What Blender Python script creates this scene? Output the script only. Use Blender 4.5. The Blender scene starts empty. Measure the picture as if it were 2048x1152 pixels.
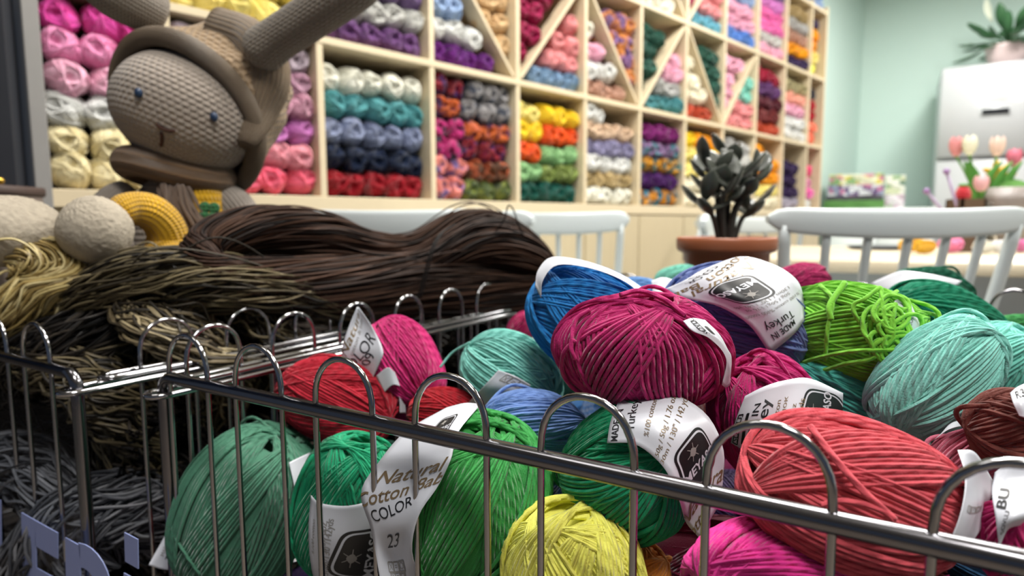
import bpy, math, random
import numpy as np
from mathutils import Vector, Matrix

# ------------------------------------------------------------------ camera, light, exposure
SC = bpy.context.scene
FPX, PITCH, ROLL, CAMZ = 1260.0, math.radians(5.9), math.radians(0.25), 0.83
_F = np.array([0, math.cos(PITCH), -math.sin(PITCH)])
_R0 = np.array([1.0, 0, 0]); _U0 = np.array([0, math.sin(PITCH), math.cos(PITCH)])
_R = _R0*math.cos(ROLL) - _U0*math.sin(ROLL)
_U = _U0*math.cos(ROLL) + _R0*math.sin(ROLL)
CAM = np.array([0, 0, CAMZ])
cd = bpy.data.cameras.new('camera'); cam = bpy.data.objects.new('camera', cd); SC.collection.objects.link(cam)
cd.sensor_width = 36.0; cd.lens = 36.0*FPX/2048.0; cd.clip_start = 0.02; cd.clip_end = 60
cd.dof.use_dof = True; cd.dof.focus_distance = 0.375; cd.dof.aperture_fstop = 6.2
cam.matrix_world = Matrix([[_R[i], _U[i], -_F[i], CAM[i]] for i in range(3)] + [[0, 0, 0, 1]])
SC.camera = cam
SC.view_settings.view_transform = 'Standard'; SC.view_settings.look = 'None'
SC.view_settings.gamma = 1.0; SC.view_settings.exposure = 0.0
SC.view_settings.use_curve_mapping = False
W = bpy.data.worlds.new('world'); SC.world = W; W.use_nodes = True
W.node_tree.nodes['Background'].inputs[0].default_value = (0.50, 0.62, 0.85, 1)
W.node_tree.nodes['Background'].inputs[1].default_value = 0.16

def area(name, loc, target, sx, sy, power, col=(1, 1, 1)):
    l = bpy.data.lights.new(name, 'AREA'); l.shape = 'RECTANGLE'; l.size = sx; l.size_y = sy
    l.energy = power; l.color = col
    o = bpy.data.objects.new(name, l); SC.collection.objects.link(o); o.location = loc
    d = Vector(target) - Vector(loc); o.rotation_euler = d.to_track_quat('-Z', 'Y').to_euler()
    return o
# ceiling light panels of the shop (the fittings themselves are built further down at the same places)
PANELS = [(0.25, 1.1, 0.92), (1.35, 2.05, 1.1), (2.8, 3.45, 1.3), (-0.9, 0.35, 0.12), (2.4, 0.7, 0.8), (0.4, -0.5, 0.95)]
CEIL = 2.75
for i, (x, y, k) in enumerate(PANELS):
    area('ceiling_lamp', (x, y, CEIL-0.07), (x, y, 0), 0.58, 0.58, 42*k, (1.0, 0.97, 0.93))

# ------------------------------------------------------------------ helpers
def ray(px, py):
    d = _F + (px-1024)/FPX*_R - (py-576)/FPX*_U
    return d
def at(px, py, Y):
    d = ray(px, py); return CAM + d*(Y/d[1])
def at_z(px, py, z):
    d = ray(px, py); return CAM + d*((z-CAMZ)/d[2])
def at_plane(px, py, p, n):
    d = ray(px, py); return CAM + d*(float(np.dot(np.array(p)-CAM, n))/float(np.dot(d, n)))
def V(*a): return np.array(a, float)
def nrm(v):
    v = np.asarray(v, float); return v/np.maximum(np.linalg.norm(v, axis=-1, keepdims=True), 1e-12)
def lin(h):
    if isinstance(h, str):
        h = h.lstrip('#'); h = [int(h[i:i+2], 16)/255 for i in (0, 2, 4)]
    return tuple((c/12.92 if c <= 0.04045 else ((c+0.055)/1.055)**2.4) for c in h)

class MB:
    """collects quads / tris into one mesh"""
    def __init__(s): s.v = []; s.q = []; s.uv = []; s.at = []; s.n = 0
    def add(s, v, q, uv=None, a=None):
        v = np.asarray(v, float).reshape(-1, 3); q = np.asarray(q, int)
        if q.shape[1] == 3: q = np.concatenate([q, -np.ones((len(q), 1), int)-s.n], 1)
        s.v.append(v); s.q.append(q+s.n); s.n += len(v)
        s.uv.append(np.zeros((len(v), 2)) if uv is None else np.asarray(uv, float).reshape(-1, 2))
        s.at.append(np.zeros(len(v)) if a is None else np.broadcast_to(np.asarray(a, float), (len(v),)).copy())
        return s
    def arrays(s): return np.concatenate(s.v), np.concatenate(s.q), np.concatenate(s.uv), np.concatenate(s.at)
    def mesh(s, name, mat=None, smooth=True):
        v, q, uv, a = s.arrays()
        tri = q[:, 3] < 0
        nl = np.where(tri, 3, 4); ls = np.concatenate([[0], np.cumsum(nl)[:-1]])
        idx = q[~np.stack([np.zeros_like(tri)]*3+[tri], 1)]
        me = bpy.data.meshes.new(name)
        me.vertices.add(len(v)); me.vertices.foreach_set('co', v.astype(np.float32).ravel())
        me.loops.add(len(idx)); me.loops.foreach_set('vertex_index', idx.astype(np.int32))
        me.polygons.add(len(q)); me.polygons.foreach_set('loop_start', ls.astype(np.int32))
        me.polygons.foreach_set('loop_total', nl.astype(np.int32))
        me.polygons.foreach_set('use_smooth', np.full(len(q), bool(smooth)))
        u = me.uv_layers.new(name='uv'); u.data.foreach_set('uv', uv[idx].astype(np.float32).ravel())
        at_ = me.attributes.new('shade', 'FLOAT', 'POINT'); at_.data.foreach_set('value', a.astype(np.float32))
        me.update(calc_edges=True); me.validate()
        if mat: me.materials.append(mat)
        return me
    # --- shapes
    def tubes(s, P, r, nref=None, sides=6, closed=False, pitch=0.009, shade=None, cap=True):
        """P [n,m,3]; r scalar or [n,m]; nref [n,m,3] reference normals"""
        P = np.asarray(P, float)
        if P.ndim == 2: P = P[None]
        n, m, _ = P.shape
        r = np.broadcast_to(np.asarray(r, float), (n, m))
        if closed: T = np.roll(P, -1, 1)-np.roll(P, 1, 1)
        else:
            T = np.empty_like(P); T[:, 1:-1] = P[:, 2:]-P[:, :-2]; T[:, 0] = P[:, 1]-P[:, 0]; T[:, -1] = P[:, -1]-P[:, -2]
        T = nrm(T)
        if nref is None:
            # parallel transport
            N = np.empty_like(P)
            a = np.where(np.abs(T[:, 0, 2:3]) < 0.9, np.array([[0, 0, 1.0]]), np.array([[1.0, 0, 0]]))
            N[:, 0] = nrm(np.cross(T[:, 0], a))
            for i in range(1, m):
                c = N[:, i-1]-T[:, i]*np.sum(N[:, i-1]*T[:, i], -1, keepdims=True); N[:, i] = nrm(c)
        else:
            nref = np.asarray(nref, float)
            if nref.ndim == 2: nref = nref[None]
            N = nrm(nref-T*np.sum(nref*T, -1, keepdims=True))
        B = np.cross(T, N)
        if closed:      # repeat the first ring so that the ply pattern runs on without a break
            P = np.concatenate([P, P[:, :1]], 1); N = np.concatenate([N, N[:, :1]], 1); B = np.concatenate([B, B[:, :1]], 1); r = np.concatenate([r, r[:, :1]], 1); m += 1
        ns = sides+1
        ph = np.arange(ns)*2*math.pi/sides
        ring = (N[:, :, None]*np.cos(ph)[None, None, :, None]+B[:, :, None]*np.sin(ph)[None, None, :, None])*r[:, :, None, None]
        Vt = P[:, :, None]+ring
        seg = np.linalg.norm(np.diff(P, axis=1), axis=-1); L = np.concatenate([np.zeros((n, 1)), np.cumsum(seg, 1)], 1)/pitch
        if closed: L = L*(np.maximum(1, np.round(L[:, -1:]))/L[:, -1:])
        uv = np.stack(np.broadcast_arrays(L[:, :, None], (np.arange(ns)/sides)[None, None, :]), -1)
        i = np.arange(n)[:, None, None]*m*ns
        j = np.arange(m-1)[None, :, None]; j2 = j+1
        k = np.arange(sides)[None, None, :]; k2 = k+1
        Q = np.stack([i+j*ns+k, i+j*ns+k2, i+j2*ns+k2, i+j2*ns+k], -1).reshape(-1, 4)
        if shade is None: sh = np.zeros(n*m*ns)
        else: sh = np.repeat(np.broadcast_to(np.asarray(shade, float), (n,)), m*ns)
        base = s.n
        s.add(Vt, Q[:, ::-1], uv, sh)
        if not closed and cap:
            for e, rev in ((0, False), (m-1, True)):
                c = P[:, e]
                vc = c
                kk = np.arange(sides)
                st = s.n
                s.add(vc, np.zeros((0, 4), int), None, np.repeat(np.broadcast_to(np.asarray(0 if shade is None else shade, float), (n,)), 1))
                for a in range(n):
                    ringi = base+(a*m+e)*ns+kk; rj = ringi+1
                    ci = np.full(sides, st+a)
                    t = np.stack([ringi, rj, ci], 1) if not rev else np.stack([rj, ringi, ci], 1)
                    s.q.append(np.concatenate([t, -np.ones((sides, 1), int)], 1))
        return s
    def grid(s, G, closed_u=False, closed_v=False, uv=None, a=None):
        G = np.asarray(G, float); nu, nv, _ = G.shape
        iu = np.arange(nu if closed_u else nu-1); iv = np.arange(nv if closed_v else nv-1)
        I, J = np.meshgrid(iu, iv, indexing='ij'); I2 = (I+1) % nu; J2 = (J+1) % nv
        Q = np.stack([I*nv+J, I2*nv+J, I2*nv+J2, I*nv+J2], -1).reshape(-1, 4)
        if uv is None:
            uu, vv = np.meshgrid(np.linspace(0, 1, nu), np.linspace(0, 1, nv), indexing='ij'); uv = np.stack([uu, vv], -1)
        return s.add(G, Q, uv, a)
    def box(s, c, size, R=None, bev=0.0):
        c = np.asarray(c, float); h = np.asarray(size, float)/2
        if bev <= 0:
            v = np.array([[x, y, z] for x in (-1, 1) for y in (-1, 1) for z in (-1, 1)], float)*h
            q = [[0, 1, 3, 2], [4, 6, 7, 5], [0, 4, 5, 1], [2, 3, 7, 6], [0, 2, 6, 4], [1, 5, 7, 3]]
        else:
            b = min(bev, h.min()*0.98); v = []; 
            for x in (-1, 1):
                for y in (-1, 1):
                    for z in (-1, 1):
                        sg = np.array([x, y, z], float)
                        for ax in range(3):
                            p = sg*(h-b); p[ax] = sg[ax]*h[ax]; v.append(p)
            v = np.array(v)
            def cid(x, y, z): return ((x > 0)*4+(y > 0)*2+(z > 0))
            q = []
            for ax in range(3):
                o = [a for a in range(3) if a != ax]
                for sg in (-1, 1):
                    f = []
                    for (p1, p2) in ((-1, -1), (1, -1), (1, 1), (-1, 1)):
                        t = [0, 0, 0]; t[ax] = sg; t[o[0]] = p1; t[o[1]] = p2; f.append(cid(*t)*3+ax)
                    q.append(f if (sg > 0) == (ax != 1) else f[::-1])
            for ax in range(3):      # edges along ax
                o = [a for a in range(3) if a != ax]
                for p1 in (-1, 1):
                    for p2 in (-1, 1):
                        t = [0, 0, 0]; t[o[0]] = p1; t[o[1]] = p2
                        t[ax] = -1; c0 = cid(*t)*3; t[ax] = 1; c1 = cid(*t)*3
                        f = [c0+o[0], c1+o[0], c1+o[1], c0+o[1]]
                        if (p1*p2 > 0) == (ax != 1): f = f[::-1]
                        q.append(f)
            tr = []
            for x in (-1, 1):
                for y in (-1, 1):
                    for z in (-1, 1):
                        k = cid(x, y, z)*3; f = [k, k+1, k+2]
                        tr.append(f if x*y*z > 0 else f[::-1])
        if R is not None: v = v @ np.asarray(R).T
        s.add(v+c, np.array(q))
        if bev > 0:
            st = s.n-len(v)
            s.q.append(np.concatenate([np.array(tr)+st, -np.ones((8, 1), int)], 1))
        return s
    def lathe(s, prof, c=(0, 0, 0), n=32, R=None, sq=(1, 1)):
        prof = np.asarray(prof, float); th = np.linspace(0, 2*math.pi, n, endpoint=False)
        G = np.stack([prof[:, 0][:, None]*np.cos(th)*sq[0], prof[:, 0][:, None]*np.sin(th)*sq[1], np.repeat(prof[:, 1][:, None], n, 1)], -1)
        if R is not None: G = G @ np.asarray(R).T
        G = G+np.asarray(c, float)
        return s.grid(G, closed_v=True)
    def ell(s, c, r, R=None, nu=20, nv=28, fn=None):
        th = np.linspace(0, math.pi, nu); ph = np.linspace(0, 2*math.pi, nv, endpoint=False)
        T, P = np.meshgrid(th, ph, indexing='ij')
        D = np.stack([np.sin(T)*np.cos(P), np.sin(T)*np.sin(P), np.cos(T)], -1)
        G = D*np.asarray(r, float)
        if fn is not None: G = G*fn(D)[..., None]
        if R is not None: G = G @ np.asarray(R).T
        uu, vv = np.meshgrid(np.linspace(0, 1, nu), np.linspace(0, 1, nv), indexing='ij')
        return s.grid(G+np.asarray(c, float), closed_v=True, uv=np.stack([vv, uu], -1))
    def xf(s, R=None, t=(0, 0, 0)):
        s.v = [(v @ np.asarray(R).T if R is not None else v)+np.asarray(t, float) for v in s.v]; return s

def catmull(P, n, closed=False):
    P = np.asarray(P, float); k = len(P)
    if closed: Q = np.concatenate([P[-1:], P, P[:2]]); segs = k
    else: Q = np.concatenate([2*P[:1]-P[1:2], P, 2*P[-1:]-P[-2:-1]]); segs = k-1
    t = np.linspace(0, segs, n, endpoint=not closed); i = np.minimum(t.astype(int), segs-1); f = (t-i)
    f = f.reshape((-1,)+(1,)*(P.ndim-1))
    a, b, c, d = Q[i], Q[i+1], Q[i+2], Q[i+3]
    return 0.5*((2*b)+(c-a)*f+(2*a-5*b+4*c-d)*f*f+(3*b-a-3*c+d)*f**3)

COL = SC.collection
def link(o, parent=None):
    COL.objects.link(o)
    if parent is not None: o.parent = parent
    return o
def tag(o, label=None, cat=None, group=None, kind=None):
    if label: o['label'] = label
    if cat: o['category'] = cat
    if group: o['group'] = group
    if kind: o['kind'] = kind
    return o
def thing(name, loc, label, cat, group=None):
    o = bpy.data.objects.new(name, None); link(o); o.location = Vector([float(x) for x in loc]); o.empty_display_size = 0.02
    tag(o, label, cat, group); return o
def part(mb, name, mat, parent=None, smooth=True, label=None):
    """vertices given in world space; stored relative to the parent's origin (the mean point when top level)"""
    if parent is not None:
        org = np.zeros(3); p = parent
        while p is not None: org = org+np.array(p.location); p = p.parent
    else:
        v = np.concatenate(mb.v); org = (v.min(0)+v.max(0))/2; org[2] = v[:, 2].min()
    mb.v = [v-org for v in mb.v]
    me = mb.mesh(name, mat, smooth); o = bpy.data.objects.new(name, me); link(o, parent)
    if parent is None: o.location = Vector(org)
    if label: o['label'] = label
    return o
def struct(mb, name, mat, smooth=False):
    o = part(mb, name, mat, None, smooth); o['kind'] = 'structure'; return o

# ------------------------------------------------------------------ materials
def newmat(name):
    m = bpy.data.materials.new(name); m.use_nodes = True
    nt = m.node_tree; return m, nt, nt.nodes['Principled BSDF']
def N(nt, t, **kw):
    n = nt.nodes.new(t)
    for k, v in kw.items():
        if k in n.inputs: n.inputs[k].default_value = v
        else: setattr(n, k, v)
    return n
def math_(nt, op, a, b=None):
    n = nt.nodes.new('ShaderNodeMath'); n.operation = op
    for i, x in enumerate((a, b)):
        if x is None: continue
        if isinstance(x, (int, float)): n.inputs[i].default_value = x
        else: nt.links.new(x, n.inputs[i])
    return n.outputs[0]
def plain(name, col, rough=0.5, metal=0.0, noise=0.06, scale=30, spec=0.5, bump=0.0, coat=0.0):
    m, nt, b = newmat(name); c = lin(col)
    tc = N(nt, 'ShaderNodeTexCoord'); nz = N(nt, 'ShaderNodeTexNoise', Scale=scale, Detail=4.0)
    nt.links.new(tc.outputs['Object'], nz.inputs['Vector'])
    mx = N(nt, 'ShaderNodeMix', data_type='RGBA')
    mx.inputs['A'].default_value = tuple(x*(1-noise) for x in c)+(1,); mx.inputs['B'].default_value = tuple(min(1, x*(1+noise)) for x in c)+(1,)
    nt.links.new(nz.outputs[0], mx.inputs['Factor']); nt.links.new(mx.outputs['Result'], b.inputs['Base Color'])
    b.inputs['Roughness'].default_value = rough; b.inputs['Metallic'].default_value = metal
    b.inputs['Specular IOR Level'].default_value = spec; b.inputs['Coat Weight'].default_value = coat
    if bump:
        bp = N(nt, 'ShaderNodeBump', Strength=bump, Distance=0.002); nt.links.new(nz.outputs[0], bp.inputs['Height']); nt.links.new(bp.outputs[0], b.inputs['Normal'])
    return m
_yarn = {}
def yarn(col, twist=1.0, var=0.13, sheen=0.25, col2=None):
    key = (col, twist, var, col2)
    if key in _yarn: return _yarn[key]
    m, nt, b = newmat('yarn'); c = lin(col)
    uv = N(nt, 'ShaderNodeUVMap', uv_map='uv'); sp = N(nt, 'ShaderNodeSeparateXYZ'); nt.links.new(uv.outputs[0], sp.inputs[0])
    at0 = N(nt, 'ShaderNodeAttribute', attribute_name='shade')
    ph = math_(nt, 'MULTIPLY', math_(nt, 'ADD', math_(nt, 'ADD', sp.outputs[0], math_(nt, 'MULTIPLY', at0.outputs['Fac'], 7.3)), math_(nt, 'MULTIPLY', sp.outputs[1], 2.0)), 2*math.pi)
    sn = math_(nt, 'SINE', ph)
    tc = N(nt, 'ShaderNodeTexCoord'); nz = N(nt, 'ShaderNodeTexNoise', Scale=900.0, Detail=3.0); nt.links.new(tc.outputs['Object'], nz.inputs['Vector'])
    h = math_(nt, 'ADD', math_(nt, 'MULTIPLY', sn, 0.5), math_(nt, 'MULTIPLY', nz.outputs[0], 0.9))
    bp = N(nt, 'ShaderNodeBump', Strength=0.7*twist, Distance=0.0007); nt.links.new(h, bp.inputs['Height']); nt.links.new(bp.outputs[0], b.inputs['Normal'])
    at_ = N(nt, 'ShaderNodeAttribute', attribute_name='shade')
    mx = N(nt, 'ShaderNodeMix', data_type='RGBA')
    if col2 is None:
        mx.inputs['A'].default_value = tuple(x*(1-var) for x in c)+(1,); mx.inputs['B'].default_value = tuple(min(1, x*(1+var)+0.004) for x in c)+(1,)
        nt.links.new(at_.outputs['Fac'], mx.inputs['Factor'])
    else:
        # space-dyed yarn: the dye changes along the strand
        c2 = lin(col2); mx.inputs['A'].default_value = c+(1,); mx.inputs['B'].default_value = c2+(1,)
        nz2 = N(nt, 'ShaderNodeTexNoise', Scale=26.0, Detail=1.0); nt.links.new(tc.outputs['Object'], nz2.inputs['Vector'])
        rp = N(nt, 'ShaderNodeValToRGB'); rp.color_ramp.elements[0].position = 0.44; rp.color_ramp.elements[1].position = 0.56
        nt.links.new(nz2.outputs[0], rp.inputs[0]); nt.links.new(rp.outputs[0], mx.inputs['Factor'])
    nt.links.new(mx.outputs['Result'], b.inputs['Base Color'])
    b.inputs['Roughness'].default_value = 0.72; b.inputs['Specular IOR Level'].default_value = 0.16
    b.inputs['Sheen Weight'].default_value = sheen; b.inputs['Sheen Roughness'].default_value = 0.4
    _yarn[key] = m; return m
def ramp_strand(name, cols, rough=0.5, spec=0.5):
    """raffia: every strand keeps its own shade of the mix"""
    m, nt, b = newmat(name)
    at_ = N(nt, 'ShaderNodeAttribute', attribute_name='shade'); rp = N(nt, 'ShaderNodeValToRGB')
    nt.links.new(at_.outputs['Fac'], rp.inputs[0]); e = rp.color_ramp.elements
    while len(e) < len(cols): e.new(0.5)
    for i, c in enumerate(cols): e[i].position = i/(len(cols)-1); e[i].color = lin(c)+(1,)
    tc = N(nt, 'ShaderNodeTexCoord'); nz = N(nt, 'ShaderNodeTexNoise', Scale=260.0, Detail=2.0); nt.links.new(tc.outputs['Object'], nz.inputs['Vector'])
    mx = N(nt, 'ShaderNodeMix', data_type='RGBA', blend_type='MULTIPLY'); mx.inputs['Factor'].default_value = 0.35
    nt.links.new(rp.outputs[0], mx.inputs['A']); nt.links.new(nz.outputs[0], mx.inputs['B']); nt.links.new(mx.outputs['Result'], b.inputs['Base Color'])
    bp = N(nt, 'ShaderNodeBump', Strength=0.35, Distance=0.0008); nt.links.new(nz.outputs[0], bp.inputs['Height']); nt.links.new(bp.outputs[0], b.inputs['Normal'])
    b.inputs['Roughness'].default_value = rough; b.inputs['Specular IOR Level'].default_value = spec
    return m
def crochet(name, col, cu=70, cv=36, strength=0.9, var=0.1):
    m, nt, b = newmat(name); c = lin(col)
    uv = N(nt, 'ShaderNodeUVMap', uv_map='uv'); sp = N(nt, 'ShaderNodeSeparateXYZ'); nt.links.new(uv.outputs[0], sp.inputs[0])
    row = math_(nt, 'MULTIPLY', sp.outputs[1], float(cv))
    half = math_(nt, 'MULTIPLY', math_(nt, 'MODULO', math_(nt, 'FLOOR', row), 2.0), 0.5)
    a = math_(nt, 'ABSOLUTE', math_(nt, 'SINE', math_(nt, 'MULTIPLY', math_(nt, 'ADD', math_(nt, 'MULTIPLY', sp.outputs[0], float(cu)), half), math.pi)))
    r = math_(nt, 'ABSOLUTE', math_(nt, 'SINE', math_(nt, 'MULTIPLY', row, math.pi)))
    tc = N(nt, 'ShaderNodeTexCoord'); nz = N(nt, 'ShaderNodeTexNoise', Scale=220.0, Detail=4.0); nt.links.new(tc.outputs['Object'], nz.inputs['Vector'])
    h = math_(nt, 'ADD', math_(nt, 'MULTIPLY', a, r), math_(nt, 'MULTIPLY', nz.outputs[0], 0.8))
    bp = N(nt, 'ShaderNodeBump', Strength=strength, Distance=0.003); nt.links.new(h, bp.inputs['Height']); nt.links.new(bp.outputs[0], b.inputs['Normal'])
    mx = N(nt, 'ShaderNodeMix', data_type='RGBA'); mx.inputs['A'].default_value = tuple(x*(1-var) for x in c)+(1,); mx.inputs['B'].default_value = tuple(x*(1+var) for x in c)+(1,)
    nt.links.new(nz.outputs[0], mx.inputs['Factor']); nt.links.new(mx.outputs['Result'], b.inputs['Base Color'])
    b.inputs['Roughness'].default_value = 0.9; b.inputs['Specular IOR Level'].default_value = 0.2; b.inputs['Sheen Weight'].default_value = 0.3
    return m
def woodmat(name, col, sc=(1, 1, 9), var=0.10, rough=0.45):
    m, nt, b = newmat(name); c = lin(col)
    tc = N(nt, 'ShaderNodeTexCoord'); mp = N(nt, 'ShaderNodeMapping'); mp.inputs['Scale'].default_value = (sc[0], sc[1], sc[2])
    nt.links.new(tc.outputs['Object'], mp.inputs[0]); nz = N(nt, 'ShaderNodeTexNoise', Scale=6.0, Detail=6.0, Roughness=0.6); nt.links.new(mp.outputs[0], nz.inputs['Vector'])
    mx = N(nt, 'ShaderNodeMix', data_type='RGBA'); mx.inputs['A'].default_value = tuple(x*(1-var) for x in c)+(1,); mx.inputs['B'].default_value = tuple(min(1, x*(1+var)) for x in c)+(1,)
    nt.links.new(nz.outputs[0], mx.inputs['Factor']); nt.links.new(mx.outputs['Result'], b.inputs['Base Color']); b.inputs['Roughness'].default_value = rough
    return m
def emis(name, col, s):
    m, nt, b = newmat(name); b.inputs['Base Color'].default_value = lin(col)+(1,); b.inputs['Emission Color'].default_value = lin(col)+(1,); b.inputs['Emission Strength'].default_value = s; return m

CHROME = plain('chrome', '#a4a4a7', rough=0.11, metal=1.0, noise=0.03, scale=200)
CHROME_DARK = plain('chrome_rail', '#7d7c80', rough=0.17, metal=1.0, noise=0.05, scale=120)
PAPER = plain('label_paper', '#cdd0d8', rough=0.32, noise=0.02, scale=60, spec=0.5)
PAPER_IN = PAPER
INK = plain('black_ink', '#17181b', rough=0.4, noise=0.02)
INK_BROWN = plain('brown_ink', '#7d6a4e', rough=0.35, noise=0.02, metal=0.2)
INK_GREY = plain('grey_ink', '#8d8a86', rough=0.5, noise=0.02)
BIRCH = woodmat('birch_board', '#d8c8a8', (2, 2, 14), 0.05)
BIRCH_H = woodmat('birch_board_long', '#d8c8a8', (6, 6, 30), 0.05)
PANELWOOD = woodmat('cabinet_wood', '#c4b595', (14, 14, 1.2), 0.10)
MINT = plain('mint_paint', '#c9e0d8', rough=0.7, noise=0.015, scale=3, bump=0.05)
WHITE_PAINT = plain('white_paint', '#dfe6e6', rough=0.4, noise=0.01)
CHAIR = plain('chair_paint', '#d3dcdd', rough=0.38, noise=0.01, coat=0.2)
TERRA = plain('terracotta_plastic', '#a4603f', rough=0.42, noise=0.04, scale=12)
# ------------------------------------------------------------------ the room
# shelf wall frame: SO on the shelf front, SD along it, SN into the wall
SD = nrm(V(math.sin(math.radians(45.4)), math.cos(math.radians(45.4)), 0)); SN = V(-SD[1], SD[0], 0)
_o = at(868, 300, 1.85); SO = V(_o[0], _o[1], 0)
def shp(s, dn, z): return SO+SD*s+SN*dn+V(0, 0, z)
RS = np.stack([SD, SN, V(0, 0, 1)], 1)      # local (s, depth, z) -> world
CW = 0.348
def zline(px, py): return at_plane(px, py, SO, SN)[2]
Z0 = zline(868, 399); Z1 = zline(868, 121); Z2 = Z1+(Z1-Z0)*1.03; Z3 = Z2+(Z1-Z0)
Z0 = zline(868, 399)
SEND = CW*8.62; SBEG = -0.914; DEP = 0.30; TH = 0.018
corner = shp(4.66, DEP, 0); BW = nrm(V(0.857, -0.515, 0)); BN = V(-BW[1], BW[0], 0)
def wall(name, a, b, z0, z1, mat, out):
    a = np.array(a, float); b = np.array(b, float); d = b-a; L = np.linalg.norm(d); d = d/L; n = np.cross(d, V(0, 0, 1))
    if np.dot(n, out) < 0: n = -n
    mb = MB(); mb.box((a+b)/2+n*0.05+V(0, 0, (z0+z1)/2), (L, 0.1, z1-z0), np.stack([d, n if np.dot(np.cross(V(0, 0, 1), d), n) > 0 else -n, V(0, 0, 1)], 1))
    return struct(mb, name, mat)
FLOORM = woodmat('floor_laminate', '#8f8376', (1, 8, 1), 0.12, 0.35)
wl = shp(SBEG-0.02, DEP, 0)
wall('wall_left', wl-SD*0.0, corner, 0, CEIL, MINT, SN)
br = corner+BW*4.2
wall('wall_back', corner, br, 0, CEIL, MINT, BN)
wall('wall_right', br, br-BN*6.2, 0, CEIL, plain('wall_white', '#cfd6d4', 0.7), BW)
mb = MB(); mb.box((1.6, 1.6, -0.05), (12, 12, 0.1)); struct(mb, 'floor', FLOORM)
mb = MB(); mb.box((1.6, 1.6, CEIL+0.05), (12, 12, 0.1)); struct(mb, 'ceiling', plain('ceiling_white', '#d9d9d6', 0.8))
mb = MB(); mb.box((corner+br)/2+V(0, 0, 0.04)-BN*0.008, (4.1, 0.016, 0.08), np.stack([BW, BN, V(0, 0, 1)], 1)); struct(mb, 'baseboard_back', WHITE_PAINT)

for i, (x, y, k) in enumerate(PANELS):
    t = thing('ceiling_light', (x, y, CEIL-0.06), 'square white ceiling light panel flush with the shop ceiling', 'ceiling light', 'ceiling light panels')
    mb = MB()
    for sx, sy, lx, ly in ((0, 1, .64, .02), (0, -1, .64, .02), (1, 0, .02, .6), (-1, 0, .02, .6)):
        mb.box((x+sx*.31, y+sy*.31, CEIL-.03), (lx, ly, .06))
    part(mb, 'frame', WHITE_PAINT, t, False)
    mb = MB(); mb.box((x, y, CEIL-.015), (.6, .6, .03)); part(mb, 'diffuser', emis('lamp_diffuser', '#fff8ee', 3.0*k), t, False)

# left of the shelf: the dark shop window
wA = shp(SBEG-0.045, -0.02, 0); wB = wA+nrm(V(-1.0, -0.35, 0))*1.6
wd = nrm(wB-wA); wn = V(-wd[1], wd[0], 0)
if wn[1] < 0: wn = -wn
RW = np.stack([wd, wn, V(0, 0, 1)], 1)
FRAME = plain('window_frame_paint', '#2e3036', 0.5)
mb = MB(); mb.box((wA+wB)/2+V(0, 0, 0.34), (1.6, .12, .68), RW); struct(mb, 'wall_window', plain('sill_wall', '#57524f', 0.7))
w1 = bpy.data.objects.new('window_1', None); link(w1); w1.location = Vector((wA+wB)/2+V(0, 0, 0.68)); w1['kind'] = 'structure'
mb = MB()
zt = at(30, 5, wA[1])[2]
for (s0, s1, z0, z1) in ((0, 1.6, .68, .72), (0, 1.6, zt, zt+.07), (-.0, .035, .72, zt), (1.56, 1.6, .72, zt), (0, 1.6, 2.3, CEIL)):
    mb.box(wA+wd*(s0+s1)/2+V(0, 0, (z0+z1)/2), (s1-s0, .05, z1-z0), RW)
part(mb, 'window_frame', FRAME, w1, False)
GLASSD, nt, b = newmat('night_glass'); b.inputs['Specular IOR Level'].default_value = 0.1; b.inputs['Roughness'].default_value = 0.2
tc = N(nt, 'ShaderNodeTexCoord'); nz = N(nt, 'ShaderNodeTexNoise', Scale=3.0, Detail=5.0); nt.links.new(tc.outputs['Object'], nz.inputs['Vector'])
rp = N(nt, 'ShaderNodeValToRGB'); rp.color_ramp.elements[0].color = lin('#090b0d')+(1,); rp.color_ramp.elements[1].color = lin('#26395c')+(1,)
rp.color_ramp.elements[0].position = .45; rp.color_ramp.elements[1].position = .6
nt.links.new(nz.outputs[0], rp.inputs[0]); nt.links.new(rp.outputs[0], b.inputs['Base Color'])  # night dark and blue reflection are painted into the pane's base colour
mb = MB(); mb.box(wA+wd*0.8+V(0, 0, (0.72+2.3)/2), (1.5, .008, 1.58), RW); part(mb, 'pane', GLASSD, w1, False)
# box with glittering beads on the sill
bx = at(4, 372, 1.02)
t = thing('storage_box', (bx[0], bx[1], .72), 'grey-brown storage box on the sill by the dark window', 'box')
mb = MB(); mb.box((bx[0]-.03, bx[1], .80), (.12, .10, .16), bev=.004); part(mb, 'body', plain('box_card', '#6e6259', 0.7), t)
mb = MB(); mb.box((bx[0]-.03, bx[1], .884), (.126, .106, .016), bev=.003); part(mb, 'lid', plain('box_lid', '#4a3b35', 0.6), t)
g = plain('gold_bead', '#caa84a', 0.2, 1.0)
for i in range(4):
    mb = MB(); p = V(bx[0]-.004+.008*(i-1.5)*1.4, bx[1]-.03+.01*(i % 2), .899); mb.ell(p, (.0065,)*3, nu=10, nv=12)
    o = part(mb, 'gold_bead', g); tag(o, 'small shiny gold bead lying on the grey-brown box', 'bead', 'gold beads on the box')
mb = MB(); mb.box(((wA+wB)/2)+V(0, 0, .70)-wn*.06-wd*.0, (1.55, .12, .035), RW, bev=.004); tag(part(mb, 'window_sill', plain('sill', '#3a3331', .5)), kind='structure')

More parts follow.
